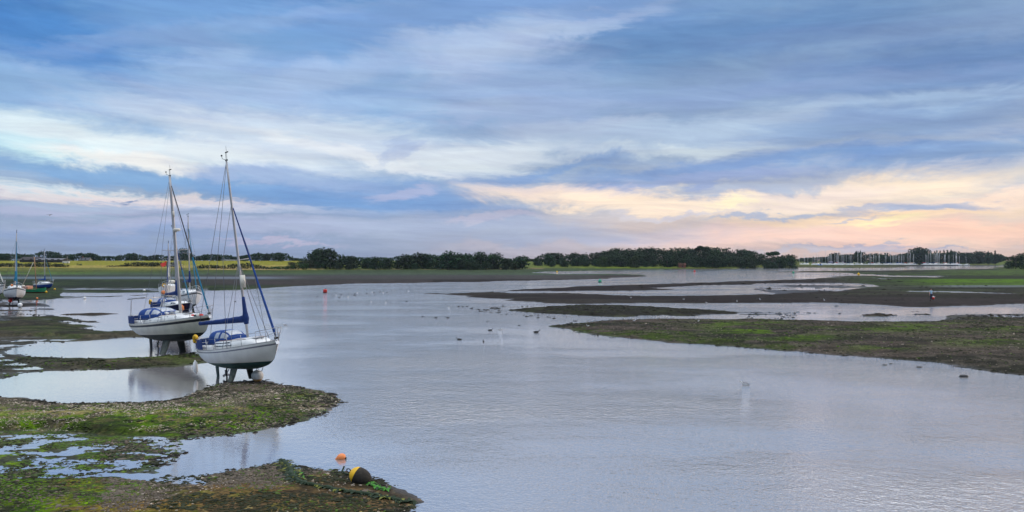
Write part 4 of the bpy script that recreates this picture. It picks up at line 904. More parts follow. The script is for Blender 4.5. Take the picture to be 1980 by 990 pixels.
rp = MB(); rp.tube(ground_path([(688, 922), (678, 922), (668, 921), (662, 917)], [.12, .05, .06, .08]) + [at(664, 915) + Vector((0, 0, .12)), at(666, 915) + Vector((0, 0, .20))], .03, mat('dark weed', (.012, .030, .008), .8), 6)
tag(rp.build('buoy_rope'), 'short rope tail curling up from the left side of the barrel buoy', 'rope')
WEEDG = mat('fresh green weed', (.045, .22, .01), .7, var=.5, vscale=12); WEEDD = mat('dark weed', (.012, .030, .008), .8, var=.5, vscale=10); WEEDY = mat('ochre weed', (.16, .17, .02), .8, var=.4, vscale=12)
def weedy_rope(name, label, cat, pts, r, mats_, seed, frond=.14):
    """a rope overgrown with hanging weed: a lumpy core with ragged fronds lying on the mud"""
    rr = random.Random(seed); b = MB(); P = ground_path(pts, .02); path = []
    for i in range(len(P) - 1):
        n = max(int((P[i + 1] - P[i]).length / .10), 1)
        for k in range(n): q = P[i].lerp(P[i + 1], k / n); q = Vector((q.x + rr.uniform(-.02, .02), q.y + rr.uniform(-.05, .05), 0)); q.z = max(gz(q.x, q.y), 0) + .03; path.append(q)
    b.tube(path, [r * rr.uniform(.6, 1.5) for _ in path], mats_[0], 6)
    for q in path:
        for k in range(5):
            a = rr.uniform(0, 2 * math.pi); l = rr.uniform(.4, 1.6) * frond; d = Vector((math.cos(a), math.sin(a) * 1.2, 0)); w = d.cross(Vector((0, 0, 1))) * rr.uniform(.015, .04)
            e1 = q + d * l * .5; e2 = q + d * l; e1.z += rr.uniform(0, .05); e2.z = max(gz(e2.x, e2.y), 0) + .008; m_ = rr.choice(mats_)
            b.add([q - w, q + w, e1 + w * 1.3, e1 - w * 1.3, e2], [(0, 1, 2, 3), (3, 2, 4)], m_, False)
    return tag(b.build(name), label, cat)
weedy_rope('mooring_chain', 'thick weed covered chain crossing the foreground bank from the water', 'chain', [(541, 891), (552, 896), (562, 908), (560, 922), (572, 936), (588, 946), (612, 951), (650, 957), (700, 961), (745, 968), (785, 973), (808, 972)], .045, [WEEDD, WEEDD, WEEDD, WEEDD, WEEDD, WEEDY], 5, .17)
weedy_rope('weed_clump', 'dark weed mass on the chain where it comes out of the water', 'seaweed', [(548, 893), (557, 902), (563, 915), (566, 928), (575, 938)], .07, [WEEDD, WEEDD, WEEDD, WEEDY], 9, .30)
weedy_rope('weed_clump', 'bright green weed spilling from the barrel buoy over the mud', 'seaweed', [(704, 930), (712, 938), (722, 943), (735, 948), (752, 951)], .03, [WEEDG, WEEDG, WEEDD], 6, .16)
weedy_rope('weed_clump', 'bright green weed mound left of the chain bend', 'seaweed', [(572, 918), (578, 926), (584, 934)], .03, [WEEDD, WEEDY, WEEDG], 8, .22)
def post(name, label, px, py, h, r, m, m2=None):
    b = MB(); b.tube([(0, 0, -.3), (0, 0, h * .5)], r, m, 7); o = b.build(name); t = MB(); t.tube([(0, 0, h * .5), (.02, 0, h)], r * 1.02, m2 or m, 7); t.build('upper_part', o); o.location = at(px, py, 0); return tag(o, label, 'post')
post('marker_post', 'thin pole standing in the left water below the orange buoy', 71, 601, 1.25, .035, GREY, mat('faded red', (.5, .10, .07), .7))
st = MB(); st.loft([[(math.cos(a) * r * 1.5, math.sin(a) * r, z) for a in np.linspace(0, 2 * math.pi, 11)[:-1]] for z, r in ((-.1, .3), (.1, .34), (.22, .28), (.28, .12))], mat('wet stone', (.03, .03, .03), .5, bump=.6)); so2 = st.build('boulder'); so2.location = at(1863, 729, 0); so2.scale = (.5, .5, .5); tag(so2, 'single dark stone in the water below the right bank', 'stone')
for px, py, s_ in ((1617, 592, .55), (1710, 706, .3), (1777, 710, .35), (1722, 703.5, .22)):
    o = so2.copy(); COL.objects.link(o); o.location = at(px, py, 0); o.scale = (s_, s_, s_ * .6); tag(o, {1617: 'dark stone in the pink water left of the walker', 1710: 'flat stone at the edge of the right bank', 1777: 'lone stone just off the right bank edge, above the single stone', 1722: 'smallest stone at the edge of the right bank'}[px], 'stone')

# ------------------------------------------------------------------ birds
FEW = mat('feather white', (.72, .72, .72), .8); FEG = mat('feather grey', (.045, .048, .055), .8); FEB = mat('feather dark', (.025, .024, .024), .8)
def bird_mesh(kind):
    b = MB(); prof = [(-.24, .005, .07), (-.17, .035, .075), (-.05, .075, .065), (.07, .08, .06), (.14, .055, .08), (.17, .035, .13), (.185, .032, .17), (.21, .034, .195), (.245, .02, .195), (.29, .004, .185)]
    body = FEW if kind != 'dark' else FEB; back = FEG if kind != 'dark' else FEB
    b.loft([[(x, math.cos(a) * r, z + math.sin(a) * r * 1.05) for a in np.linspace(0, 2 * math.pi, 11)[:-1]] for x, r, z in prof], body, mfun=lambda i, q: (back if (1 <= q <= 3 and i < 4) else (FEB if i >= 8 else body)))
    if kind == 'stand':
        for sg in (-1, 1): b.tube([(-.01, sg * .03, .02), (0, sg * .03, -.16)], .008, FEB, 4)
    if kind == 'fly':
        for sg in (-1, 1):
            b.loft([[(.10 - dx, sg * y, .08 + z), (.0 - dx * 1.1, sg * y, .085 + z), (-.06 - dx * 1.2, sg * y, .075 + z)] for y, z, dx in ((.05, .03, 0), (.28, .20, -.02), (.5, .19, .04), (.68, .10, .16))], back, close=True)
    return b
def bird(kind, label, px, py, size=1.0, face=0, alt=0.0, group=None, name='gull', roll=0, Y=None):
    k = 'bird_' + kind
    if k not in BM: BM[k] = bird_mesh(kind).build(name); o = BM[k]
    else: o = BM[k].copy(); COL.objects.link(o); o.name = name
    if Y: o.location = ((px - CX) / FPX * Y, Y, CAMH - (py - HZ) / FPX * Y)
    else: o.location = at(px, py, None if kind == 'stand' else 0) + Vector((0, 0, alt + (.16 * size if kind == 'stand' else (-.03 if kind != 'fly' else 0))))
    size *= .66; o.scale = (size,) * 3; o.rotation_euler = (R(roll), 0, R(face)); return tag(o, label, 'bird', group)
BM = {}
bird('swim', 'white gull with grey wings swimming on the near right water', 1441, 744, 1.5, 160, name='gull')
bird('swim', 'gull swimming just right of the nearest yacht', 552, 629, 1.3, 180)
for px, py, f, s_, k, lb in ((888, 657, 180, 1.5, 'dark', 'dark duck swimming, lowest left of the pair below the dark bar'), (935, 661, 100, 1.3, 'dark', 'small dark duck swimming, lowest right of the pair below the dark bar'), (948, 639, 0, 1.5, 'dark', 'dark bird swimming beside a paler one left of the right bank tip'), (967, 637.5, 10, 1.3, 'swim', 'pale bird swimming beside a dark one left of the right bank tip'),
    (1037, 643, 0, 1.9, 'dark', 'dark upright bird on the water at the tip of the right bank'), (843, 615, 0, 1.4, 'dark', 'dark duck swimming, left one of the pair in mid channel'), (866, 615, 180, 1.4, 'dark', 'dark duck swimming, right one of the pair in mid channel'), (817, 612, 0, 1.0, 'dark', 'small dark bird alone left of the mid channel pair'),
    (1004, 629.5, 0, .9, 'dark', 'tiny dark bird alone between channel and right bank tip'), (943, 621.5, 0, .9, 'dark', 'tiny dark bird alone above the swimming pairs'), (912, 596.5, 0, 1.5, 'dark', 'dark bird swimming left of the mid channel bar'), (786, 583, 0, 1.2, 'dark', 'dark bird alone, rightmost below the far flock'), (718, 583, 180, 1.0, 'swim', 'pale bird below the far flock, left one'), (746, 584.5, 180, 1.0, 'swim', 'pale bird below the far flock, right one'),
    (406, 614, 0, 1.0, 'swim', 'small bird on the water between the two front masts'), (455, 583, 0, 1.2, 'dark', 'small dark bird on the water behind the nearest mast')):
    bird(k, lb, px, py, s_, f, name='gull' if k == 'swim' else 'duck')
for i, (px, py) in enumerate([(650.5, 570.5), (656, 575.5), (660, 570.3), (673, 573.8), (684, 570.6), (687, 571.6), (691, 566), (686, 568.5), (709, 567.8), (720, 564.5), (723, 566), (735, 565), (741, 566), (748, 566), (614, 573.8), (790, 562.6), (895, 593.5), (903, 592.6), (868, 593.2), (887, 592.8)]):
    bird('swim' if i % 3 == 0 else 'dark', 'small bird of the loose flock resting on the far channel', px, py, 1.25, rng.choice((0, 180, 20)), group='birds resting on the far channel', name='gull' if i % 3 == 0 else 'duck')
for px, py, alt, f, lb in ((1425, 604, 1.3, 80, 'gull flying low over the pink water, left one of two'), (1470, 603, 1.5, 100, 'gull flying low over the pink water, right one of two'), (1594, 603, 1.4, 95, 'gull flying low left of the walker'), (1508, 607, 1.1, 85, 'pale gull flying low between the low flying gulls'), (1322, 587, .6, 10, 'white gull flying low against the dark bar')):
    bird('fly', lb, px, py, 1.3, f, alt, roll=rng.uniform(-12, 12))
bird('fly', 'lone bird flying in the left sky above the moored yachts', 96, 417, 1.3, 70, Y=150)
for i, (px, py) in enumerate([(1222, 626), (1226, 629), (1137, 637.4), (1345, 625.6), (1288, 622.4), (1205, 624.3), (1350, 630), (1272, 624), (1220, 581), (1366, 588)]):
    bird('stand', 'white gull of those standing scattered on the right bank', px, py, 1.15, rng.uniform(0, 360), group='gulls standing on the right bank')
# ------------------------------------------------------------------ walker with a bucket
def skin(name, pts, edges, radii, m, parent, root_i=0, sub=2):
    me = bpy.data.meshes.new(name); me.from_pydata(pts, edges, []); me.materials.append(m); o = bpy.data.objects.new(name, me); COL.objects.link(o)
    o.modifiers.new('k', 'SKIN'); s = o.modifiers.new('s', 'SUBSURF'); s.levels = s.render_levels = sub
    for v, r in zip(me.skin_vertices[0].data, radii): v.radius = (r, r)
    me.skin_vertices[0].data[root_i].use_root = True
    if parent is not None: o.parent = parent
    return o
def build_person():
    SK = mat('skin', (.52, .30, .22), .6); root = empty('person'); tag(root, 'person in pale blue shirt and navy trousers walking on dark mud with a bucket', 'person')
    pts = [(0, 0, .95), (0, 0, 1.15), (0, 0, 1.38), (0, 0, 1.50), (0, -.02, 1.60), (0, -.02, 1.70),
           (-.17, 0, 1.42), (-.27, -.02, 1.15), (-.33, -.10, .93), (-.34, -.12, .86), (.17, 0, 1.42), (.24, .02, 1.14), (.27, -.04, .90), (.27, -.05, .83),
           (-.09, 0, .92), (-.10, -.10, .50), (-.10, .02, .10), (-.10, -.14, .04), (.09, 0, .92), (.10, .06, .50), (.10, .20, .12), (.10, .08, .05)]
    ed = [(0, 1), (1, 2), (2, 3), (3, 4), (4, 5), (2, 6), (6, 7), (7, 8), (8, 9), (2, 10), (10, 11), (11, 12), (12, 13), (0, 14), (14, 15), (15, 16), (16, 17), (0, 18), (18, 19), (19, 20), (20, 21)]
    ra = [.14, .125, .145, .055, .085, .07, .06, .042, .032, .035, .06, .042, .032, .035, .085, .06, .042, .04, .085, .06, .042, .04]
    skin('body', pts, ed, ra, SK, root)
    skin('shirt', [pts[0], pts[1], pts[2], (0, 0, 1.45), pts[6], (-.22, -.01, 1.28), pts[10], (.205, .01, 1.28)], [(0, 1), (1, 2), (2, 3), (2, 4), (4, 5), (2, 6), (6, 7)], [.165, .15, .17, .08, .08, .06, .08, .06], mat('shirt', (.42, .62, .74), .9, var=.15), root)
    skin('trousers', [(0, 0, .98), pts[14], pts[15], (-.10, .0, .22), pts[18], pts[19], (.10, .17, .22)], [(0, 1), (1, 2), (2, 3), (0, 4), (4, 5), (5, 6)], [.16, .105, .08, .065, .105, .08, .065], mat('trousers', (.02, .03, .07), .9), root)
    skin('hair', [(0, .02, 1.70), (0, .0, 1.76), (0, .05, 1.64)], [(0, 1), (0, 2)], [.085, .06, .06], mat('hair', (.06, .04, .03), .9), root)
    f = MB(); f.ball((0, -.105, 1.635), .016, SK, 6, 4); f.ball((-.03, -.093, 1.665), .009, BLACK, 6, 4); f.ball((.03, -.093, 1.665), .009, BLACK, 6, 4); f.box((0, -.098, 1.59), (.045, .006, .008), REDM); f.build('face', root)
    for sg, bx, by, bz in ((-1, -.34, -.12, .84), (1, .27, -.05, .81)):
        h = MB()
        for k in range(4): h.tube([(bx + (k - 1.5) * .0, by + (k - 1.5) * .02, bz + .02), (bx + sg * .012, by + (k - 1.5) * .021, bz - .035), (bx - sg * .012, by + (k - 1.5) * .02, bz - .065)], .009, SK, 5)
        h.tube([(bx - sg * .02, by - .03, bz + .03), (bx - sg * .03, by - .05, bz - .015)], .01, SK, 5); h.build('hand', root)
    b = skin('boots', [(-.10, .02, .24), (-.10, .02, .08), (-.10, -.14, .05), (.10, .18, .24), (.10, .2, .10), (.10, .06, .06)], [(0, 1), (1, 2), (3, 4), (4, 5)], [.07, .06, .05, .07, .06, .05], BLACK, root)
    me = b.data; me.skin_vertices[0].data[3].use_root = True
    root.location = at(1800, 585.6); root.rotation_euler = (0, 0, R(20)); root.scale = (1.08,) * 3
    bk = MB(); rg = [[(math.cos(a) * r, math.sin(a) * r, z) for a in np.linspace(0, 2 * math.pi, 15)[:-1]] for z, r in ((0, .14), (.33, .19))]
    bk.loft(rg, REDM); bo = bk.build('bucket'); l_ = MB(); l_.ball((0, 0, .34), .19, WHITE, 12, 6, (1, 1, .55)); l_.build('contents', bo)
    hd = MB(); hd.tube([(math.cos(a) * .19, 0, .33 + math.sin(a) * .22) for a in np.linspace(0, math.pi, 9)], .01, STEEL, 5); hd.build('handle', bo)
    M = root.matrix_basis; bo.location = Matrix.Translation(root.location) @ Euler(root.rotation_euler).to_matrix().to_4x4() @ (Vector((.33, -.05, .81 - .57)) * 1.08); bo.rotation_euler = (0, 0, R(20)); bo.scale = (1.08,) * 3
    tag(bo, 'red bucket with white contents in the hand of the walking person', 'bucket')
build_person()

# ------------------------------------------------------------------ trees
def leaf_material(name, col, rnd=.25):
    m = bpy.data.materials.new(name); m.use_nodes = True; nt = m.node_tree; N = nt.nodes; L = nt.links; b = N['Principled BSDF']
    b.inputs['Roughness'].default_value = .75; b.inputs['Specular IOR Level'].default_value = .15
    tc = N.new('ShaderNodeTexCoord'); n = N.new('ShaderNodeTexNoise'); n.inputs['Scale'].default_value = .45; n.inputs['Detail'].default_value = 4; L.new(tc.outputs['Object'], n.inputs['Vector'])
    oi = N.new('ShaderNodeObjectInfo'); hv = N.new('ShaderNodeHueSaturation'); hv.inputs['Color'].default_value = (*col, 1)
    def mr(x, a, b_, c, d):
        q = N.new('ShaderNodeMapRange'); L.new(x, q.inputs[0])
        for k, v in zip((1, 2, 3, 4), (a, b_, c, d)): q.inputs[k].default_value = v
        return q.outputs[0]
    L.new(mr(oi.outputs['Random'], 0, 1, .47, .53), hv.inputs['Hue'])
    mm = N.new('ShaderNodeMath'); mm.operation = 'MULTIPLY'; L.new(mr(n.outputs[0], .35, .65, .55, 1.5), mm.inputs[0]); L.new(mr(oi.outputs['Random'], 0, 1, 1 - rnd, 1 + rnd), mm.inputs[1]); L.new(mm.outputs[0], hv.inputs['Value'])
    L.new(hv.outputs[0], b.inputs['Base Color']); return m
LEAF = leaf_material('leaves', (.019, .040, .014)); LEAFB = leaf_material('leaves hedge', (.024, .032, .014)); LEAFG = leaf_material('leaves light', (.035, .062, .018))
BARK = mat('bark', (.06, .045, .035), .9, var=.3)
def clump_mesh(name, lobes, n, size, seed, m, bare=.15):
    """leaf clumps on and in a set of lobes (x,y,z,rx,ry,rz)"""
    r = np.random.RandomState(seed); vol = np.array([l[3] * l[4] * l[5] for l in lobes]) ** .66; pick = r.choice(len(lobes), n, p=vol / vol.sum()); L_ = np.array(lobes)[pick]
    d = r.normal(size=(n, 3)); d /= np.linalg.norm(d, axis=1)[:, None]; rad = 1 - np.abs(r.normal(size=n)) * .22; rad = np.clip(rad, .1, 1.12)
    c = L_[:, :3] + d * L_[:, 3:] * rad[:, None]
    nrm = d + r.normal(size=(n, 3)) * .55; nrm /= np.linalg.norm(nrm, axis=1)[:, None]
    t = np.cross(nrm, r.normal(size=(n, 3))); t /= np.linalg.norm(t, axis=1)[:, None]; u = np.cross(nrm, t); s = size * r.uniform(.5, 1.35, n)[:, None]
    k = [t * 1.0 - u * .3, t * .2 + u * .9, -t * 1.0 + u * .35, -t * .25 - u * .95]
    V = np.stack([c + a * s * .5 * (1 + .3 * r.normal(size=(n, 1))) for a in k], 1).reshape(-1, 3)
    me = bpy.data.meshes.new(name); me.from_pydata(V.tolist(), [], [(4 * i, 4 * i + 1, 4 * i + 2, 4 * i + 3) for i in range(n)]); me.materials.append(m); return me
def tree_proto(seed, h=14, kind='broad', n=1300, leaf=None):
    r = random.Random(seed); leaf = leaf or LEAF; lobes = []
    if kind == 'broad':
        w = h * r.uniform(.42, .56)
        for k in range(13):
            a = r.uniform(0, 2 * math.pi); q = r.uniform(.2, .72) * w; z = h * r.uniform(.32, .80); s = h * r.uniform(.14, .24); q *= 1 - max(z / h - .55, 0)
            lobes.append((math.cos(a) * q, math.sin(a) * q, z, s * 1.15, s * 1.15, s * .85))
        lobes.append((0, 0, h * .5, w * .6, w * .6, h * .36)); lobes.append((r.uniform(-1, 1), 0, h * .80, w * .42, w * .42, h * .16))
        for k in range(5): a = k * 1.3; lobes.append((math.cos(a) * w * .45, math.sin(a) * w * .45, h * r.uniform(.12, .24), w * .45, w * .45, h * .16))
    elif kind == 'umbrella':
        for k in range(8): a = k * .8; lobes.append((math.cos(a) * h * .22, math.sin(a) * h * .22, h * r.uniform(.78, .9), h * .16, h * .16, h * .08))
    elif kind == 'poplar':
        for k in range(7): z = h * (.15 + .12 * k); lobes.append((r.uniform(-.2, .2), 0, z, h * .085 * (1 - .07 * k), h * .085 * (1 - .07 * k), h * .10))
    elif kind == 'bush':
        for k in range(9): lobes.append((r.uniform(-1, 1) * h * .9, r.uniform(-1, 1) * h * .7, h * r.uniform(.25, .6), h * .42, h * .42, h * .36))
    t = MB(); w0 = .022 * h; pts = [(0, 0, -.5), (0, 0, h * .12), (r.uniform(-.2, .2), 0, h * .4), (r.uniform(-.4, .4), .1, h * .75)]
    t.tube(pts, [w0 * 1.3, w0, w0 * .7, w0 * .2], BARK, 6)
    if kind in ('broad', 'umbrella'):
        for k in range(6):
            a = k * 1.05 + r.random(); z = h * r.uniform(.25, .6); q = Vector((math.cos(a), math.sin(a), 0)) * h * r.uniform(.18, .32); t.tube([(0, 0, z), (q.x * .5, q.y * .5, z + h * .08), (q.x, q.y, z + h * .22)], [w0 * .4, w0 * .3, w0 * .08], BARK, 5)
    tr = t.build('trunk'); crown = bpy.data.objects.new('crown', clump_mesh('crown', lobes, n, h * (.062 if kind != 'poplar' else .05), seed, leaf)); COL.objects.link(crown); return tr, crown
def as_tree(name, tr, cr):
    root = empty(name); tr.parent = root; cr.parent = root; return root
PRO = {}
def plant(kind, X, Y, z, h, label, group, leaf=None, var=4, name=None, n=1300, sx=1.0):
    key = (kind, rng.randrange(var), leaf.name if leaf else '')
    nm = name or {'broad': 'tree', 'umbrella': 'pine_tree', 'poplar': 'poplar_tree', 'bush': 'bush'}[kind]
    if key not in PRO:
        tr, cr = tree_proto(hash((kind, key[1])) % 1000 if False else key[1] * 7 + len(kind), 10, kind, n, leaf); o = as_tree(nm, tr, cr); PRO[key] = o
    else: o = copy_tree(PRO[key]); o.name = nm
    s = h / 10; o.location = (X, Y, z); o.scale = (s * rng.uniform(.9, 1.2) * sx, s * rng.uniform(.9, 1.2) * sx, s); o.rotation_euler = (0, 0, rng.uniform(0, 6.28)); return tag(o, label, 'bush' if kind == 'bush' else 'tree', group)
def wood(px0, px1, rows, top, label, group, leaf=None, kind='broad', step=1.0, seed=1, var=6, sxx=1.35):
    """trees in rows (depth), their tops following the skyline the wood has"""
    rr = random.Random(seed)
    for (Y, spacing, frac) in rows:
        x = (px0 - CX) / FPX * Y; x1 = (px1 - CX) / FPX * Y
        while x < x1:
            yy = Y + rr.uniform(-.03, .03) * Y; px = CX + FPX * x / yy; z = gz(x, yy); tp = top(px) if callable(top) else top
            h = (CAMH + (HZ - tp) / FPX * yy - z) * frac * rr.uniform(.80, 1.06)
            if h > 2.5: plant(kind, x, yy, z, h, label, group, leaf, var, sx=sxx)
            x += spacing * rr.uniform(.7, 1.3)
def woodland(label, px0, px1, Y, top, seed, f=.86, leaf=None, size=1.3, dens=34, low=True):
    """the mass of the wood behind its front trees: crowns nobody could tell apart"""
    rr = random.Random(seed); x0 = (px0 - CX) / FPX * Y; x1 = (px1 - CX) / FPX * Y; x = x0; lobes = []
    while x < x1:
        px = CX + FPX * x / Y; z = gz(x, Y); h = max(CAMH + (HZ - top(px)) / FPX * Y - z, 1) * f * rr.uniform(.9, 1.0)
        lobes.append((x, Y + rr.uniform(-4, 4), z + h * .45, 5, 5, h * .5)); lobes.append((x + 2, Y + rr.uniform(-4, 4), z + h * .8, 3.4, 4, h * .2)); x += rr.uniform(2.2, 4.2)
    me = clump_mesh('woodland', lobes, len(lobes) * dens, size, seed, leaf or LEAF); o = bpy.data.objects.new('woodland', me); COL.objects.link(o); o['kind'] = 'stuff'; return tag(o, label, 'woodland')
def prof(*pts): xs, ys = zip(*pts); return lambda px: float(np.interp(px, xs, ys))
# tree line behind the left spit
topL = prof((-60, 490), (20, 492), (60, 494), (80, 488), (100, 488), (118, 495), (150, 491), (175, 491), (190, 496), (215, 497), (255, 491), (275, 496), (300, 494), (330, 497), (350, 491), (365, 492), (372, 498), (400, 493), (412, 493), (430, 494), (455, 497), (480, 494), (495, 491), (520, 492), (535, 490), (550, 492), (562, 499), (582, 501))
topA = prof((585, 502), (592, 494), (598, 488), (604, 482), (620, 480), (640, 481), (650, 487), (665, 490), (680, 494), (692, 493), (705, 496), (720, 496), (760, 492), (800, 489), (830, 487), (870, 486), (900, 486), (930, 486), (950, 488), (962, 492), (970, 498), (975, 496), (990, 493), (1005, 495), (1016, 499), (1022, 506))
wood(592, 1018, [(600, 7.2, 1.04)], topA, 'dark broadleaf tree of the long tree line behind the mud spit', 'trees of the long shoreline belt', seed=3)
wood(600, 1010, [(588, 7, .5)], topA, 'lower tree or shrub filling the foot of the long tree line', 'undergrowth trees of the long shoreline belt', seed=4)
topB = prof((1034, 500), (1042, 492), (1060, 488), (1080, 488), (1094, 492), (1110, 489), (1130, 489), (1150, 488), (1165, 485), (1185, 480), (1200, 479), (1230, 478.5), (1262, 477.5), (1300, 478.5), (1340, 479), (1380, 478), (1400, 478), (1430, 481), (1460, 486), (1480, 489), (1494, 493), (1500, 496), (1510, 493), (1520, 491), (1530, 493), (1537, 500))
wood(1038, 1534, [(735, 9, .68), (765, 9.5, .86), (800, 10, 1.06)], topB, 'dark green tree of the rounded hill wood across the water', 'trees of the rounded hill wood', seed=5)
wood(1045, 1530, [(722, 9, .42)], topB, 'small tree at the front edge of the rounded hill wood', 'front trees of the rounded hill wood', seed=6)
woodland('dark mass of the long tree line behind its front trees', 600, 1014, 612, topA, 41, .92, dens=60)
woodland('low far trees seen in the gap between the tree line and the hill wood', 1000, 1060, 900, prof((1000, 501), (1060, 501)), 45, 1.0, dens=60)
woodland('dark mass of the rounded hill wood behind its front trees', 1040, 1532, 812, topB, 42, 1.03, dens=50)
woodland('low far wood behind the yellow fields', -60, 585, 812, topL, 43, 1.22, dens=60)
X, Y = (1358 - CX) / FPX * 790, 790; plant('umbrella', X, Y, gz(X, Y), CAMH + (HZ - 474.5) / FPX * 790 - gz(X, Y), 'single flat topped pine rising above the hill wood', None)
X, Y = (1225 - CX) / FPX * 700, 700; plant('broad', X, Y, gz(X, Y), 10.5, 'paler green rounded tree at the foot of the hill wood', None, LEAFG)
X, Y = (1165 - CX) / FPX * 704, 704; plant('broad', X, Y, gz(X, Y), 9.5, 'paler green tree left of the rounded pale tree at the hill wood foot', None, LEAFG)
X, Y = (1494 - CX) / FPX * 740, 740; plant('umbrella', X, Y, gz(X, Y), 15, 'open crowned pine at the right end of the hill wood', None)
# far tree lines behind the fields
wood(-40, 585, [(800, 7.5, 1.2)], topL, 'small far tree of the tree line behind the fields', 'trees behind the fields', seed=8)
X, Y = (358 - CX) / FPX * 800, 800; plant('broad', X, Y, gz(X, Y), 12, 'rounded far tree seen between the second mast and its forestay', None)
wood(568, 600, [(555, 4, 1.0)], prof((560, 505), (580, 501), (600, 497)), 'shrub at the left end of the long tree line', 'shrubs at the end of the tree line', LEAFB, seed=9)
# hedges on the rising fields
def hedge(label, px0, px1, Y, top, spacing=3.0, leaf=LEAFB, seed=1):
    rr = random.Random(seed); lobes = []; x0 = (px0 - CX) / FPX * Y; x1 = (px1 - CX) / FPX * Y; x = x0; z0 = gz((x0 + x1) / 2, Y)
    while x < x1:
        px = CX + FPX * x / Y; h = max(CAMH + (HZ - top(px)) / FPX * Y - z0, .6); h *= rr.uniform(.9, 1.2); lobes.append((x - x0, rr.uniform(-1.5, 1.5), h * .45, spacing * .8, 1.8, h * .52)); x += spacing * rr.uniform(.6, 1)
    n = int(len(lobes) * 120); me = clump_mesh('hedge', lobes, n, .62, seed, leaf); o = bpy.data.objects.new('hedge', me); COL.objects.link(o); o.location = (x0, Y, z0); return tag(o, label, 'hedge')
hedge('long dark hedge below the barn at the far left', -60, 136, 560, prof((-60, 508), (40, 509), (100, 508), (125, 510), (136, 516)), seed=11)
hedge('dark hedge dividing the yellow fields left of the yacht masts', 212, 345, 575, prof((212, 514.5), (240, 512), (255, 506), (280, 505.5), (300, 508), (345, 506)), seed=12)
hedge('low scrub line between field and shore behind the nearest mast', 384, 520, 545, prof((384, 513), (400, 511), (430, 513), (455, 510), (480, 508), (500, 511), (520, 517)), seed=13)
hedge('brown scrub on the field edge left of the tree line', 520, 596, 545, prof((520, 517), (560, 513), (575, 508), (596, 506)), leaf=LEAFG, seed=14)
b_ = plant('bush', (153 - CX) / FPX * 600, 600, gz((153 - CX) / FPX * 600, 600), 1.6, 'single small bush alone in the yellow field', None)
# right-hand point with a big tree
for k, (px, Y, h) in enumerate(((1964, 640, 10.2), (1982, 640, 12.2), (2002, 650, 12), (2030, 650, 11), (1950, 660, 6.2))):
    X = (px - CX) / FPX * Y; plant('broad', X, Y, gz(X, Y), h, 'dark bushy tree of the clump on the right hand point', 'trees on the right hand point', sx=1.15)
# marina shore trees
topM = prof((1538, 502), (1550, 499), (1575, 498), (1590, 497), (1598, 498), (1606, 490), (1615, 489), (1625, 493), (1640, 491), (1648, 492), (1655, 486), (1660, 495), (1664, 484), (1670, 495), (1680, 490), (1700, 492), (1711, 491), (1722, 495), (1740, 492), (1755, 489), (1766, 480), (1778, 480), (1784, 489), (1800, 490), (1820, 490), (1834, 487), (1845, 485), (1852, 489), (1870, 490), (1888, 486), (1904, 488), (1915, 489), (1925, 491), (1945, 497), (1955, 500), (2060, 500))
wood(1540, 1960, [(1290, 7.6, 1.05)], topM, 'distant hazy tree of the wood behind the marina', 'trees behind the marina', seed=15, var=4)
woodland('hazy mass of the wood behind the marina', 1536, 2050, 1300, topM, 44, 1.12, size=1.7, dens=60)
for k, (px, tp) in enumerate(((1656, 484), (1664, 482.5), (1792, 483), (1785, 481), (1807, 483.5), (1812, 482.5), (1825, 481.5), (1832, 482), (1839, 481), (1800, 484), (1818, 483), (1911, 484), (1924, 483))):
    Y = 1235; X = (px - CX) / FPX * Y; z = gz(X, Y); plant('poplar', X, Y, z, CAMH + (HZ - tp) / FPX * Y - z, 'tall narrow poplar above the wood behind the marina', 'poplars behind the marina', var=2, n=400)

# ------------------------------------------------------------------ barns and houses behind the fields
def building(name, label, px0, px1, base_, eave, ridge, Y, depth, wallm, roofm, wins=(), chim=False, cat='building'):
    root = empty(name); x0 = (px0 - CX) / FPX * Y; x1 = (px1 - CX) / FPX * Y; W = x1 - x0; gx = gz((x0 + x1) / 2, Y); zb = -1.0
    ze = CAMH + (HZ - eave) / FPX * Y - gx; zr = CAMH + (HZ - ridge) / FPX * Y - gx; root.location = (x0, Y, gx); tag(root, label, cat)
    w = MB(); w.loft([[(0, 0, zb), (0, 0, ze), (0, depth / 2, zr - .1), (0, depth, ze), (0, depth, zb)], [(W, 0, zb), (W, 0, ze), (W, depth / 2, zr - .1), (W, depth, ze), (W, depth, zb)]], wallm, smooth=False); wo = w.build('wall', root)
    r_ = MB(); o = .35; sl_ = (zr - ze) / (depth / 2)
    r_.loft([[(x, -o, ze - o * sl_ + .02), (x, -o, ze - o * sl_ + .22), (x, depth / 2, zr + .2), (x, depth + o, ze - o * sl_ + .22), (x, depth + o, ze - o * sl_ + .02), (x, depth / 2, zr)] for x in (-o, W + o)], roofm, smooth=False); ro = r_.build('roof', root)
    for (fx, fz, ww, hh, m_) in wins:
        q = MB(); q.box((W * fx, -.04, fz), (ww, .1, hh), m_); q.build('opening', wo)
    if chim: c_ = MB(); c_.box((W * .2, depth / 2, zr + .5), (.7, .6, 1.5), mat('brick', (.22, .10, .07), .9)); c_.build('chimney', ro)
    return root
DWALL = mat('dark boarding', (.035, .028, .030), .85, var=.3); RD = mat('rusty roof', (.035, .028, .032), .8, var=.3, vscale=.5); RG = mat('grey sheet roof', (.13, .13, .15), .6, var=.15, vscale=.5); HW = mat('house wall', (.30, .27, .24), .9, var=.1); HWW = mat('white render', (.70, .68, .64), .8); SLATE = mat('slate', (.05, .05, .06), .7, var=.2, vscale=1)
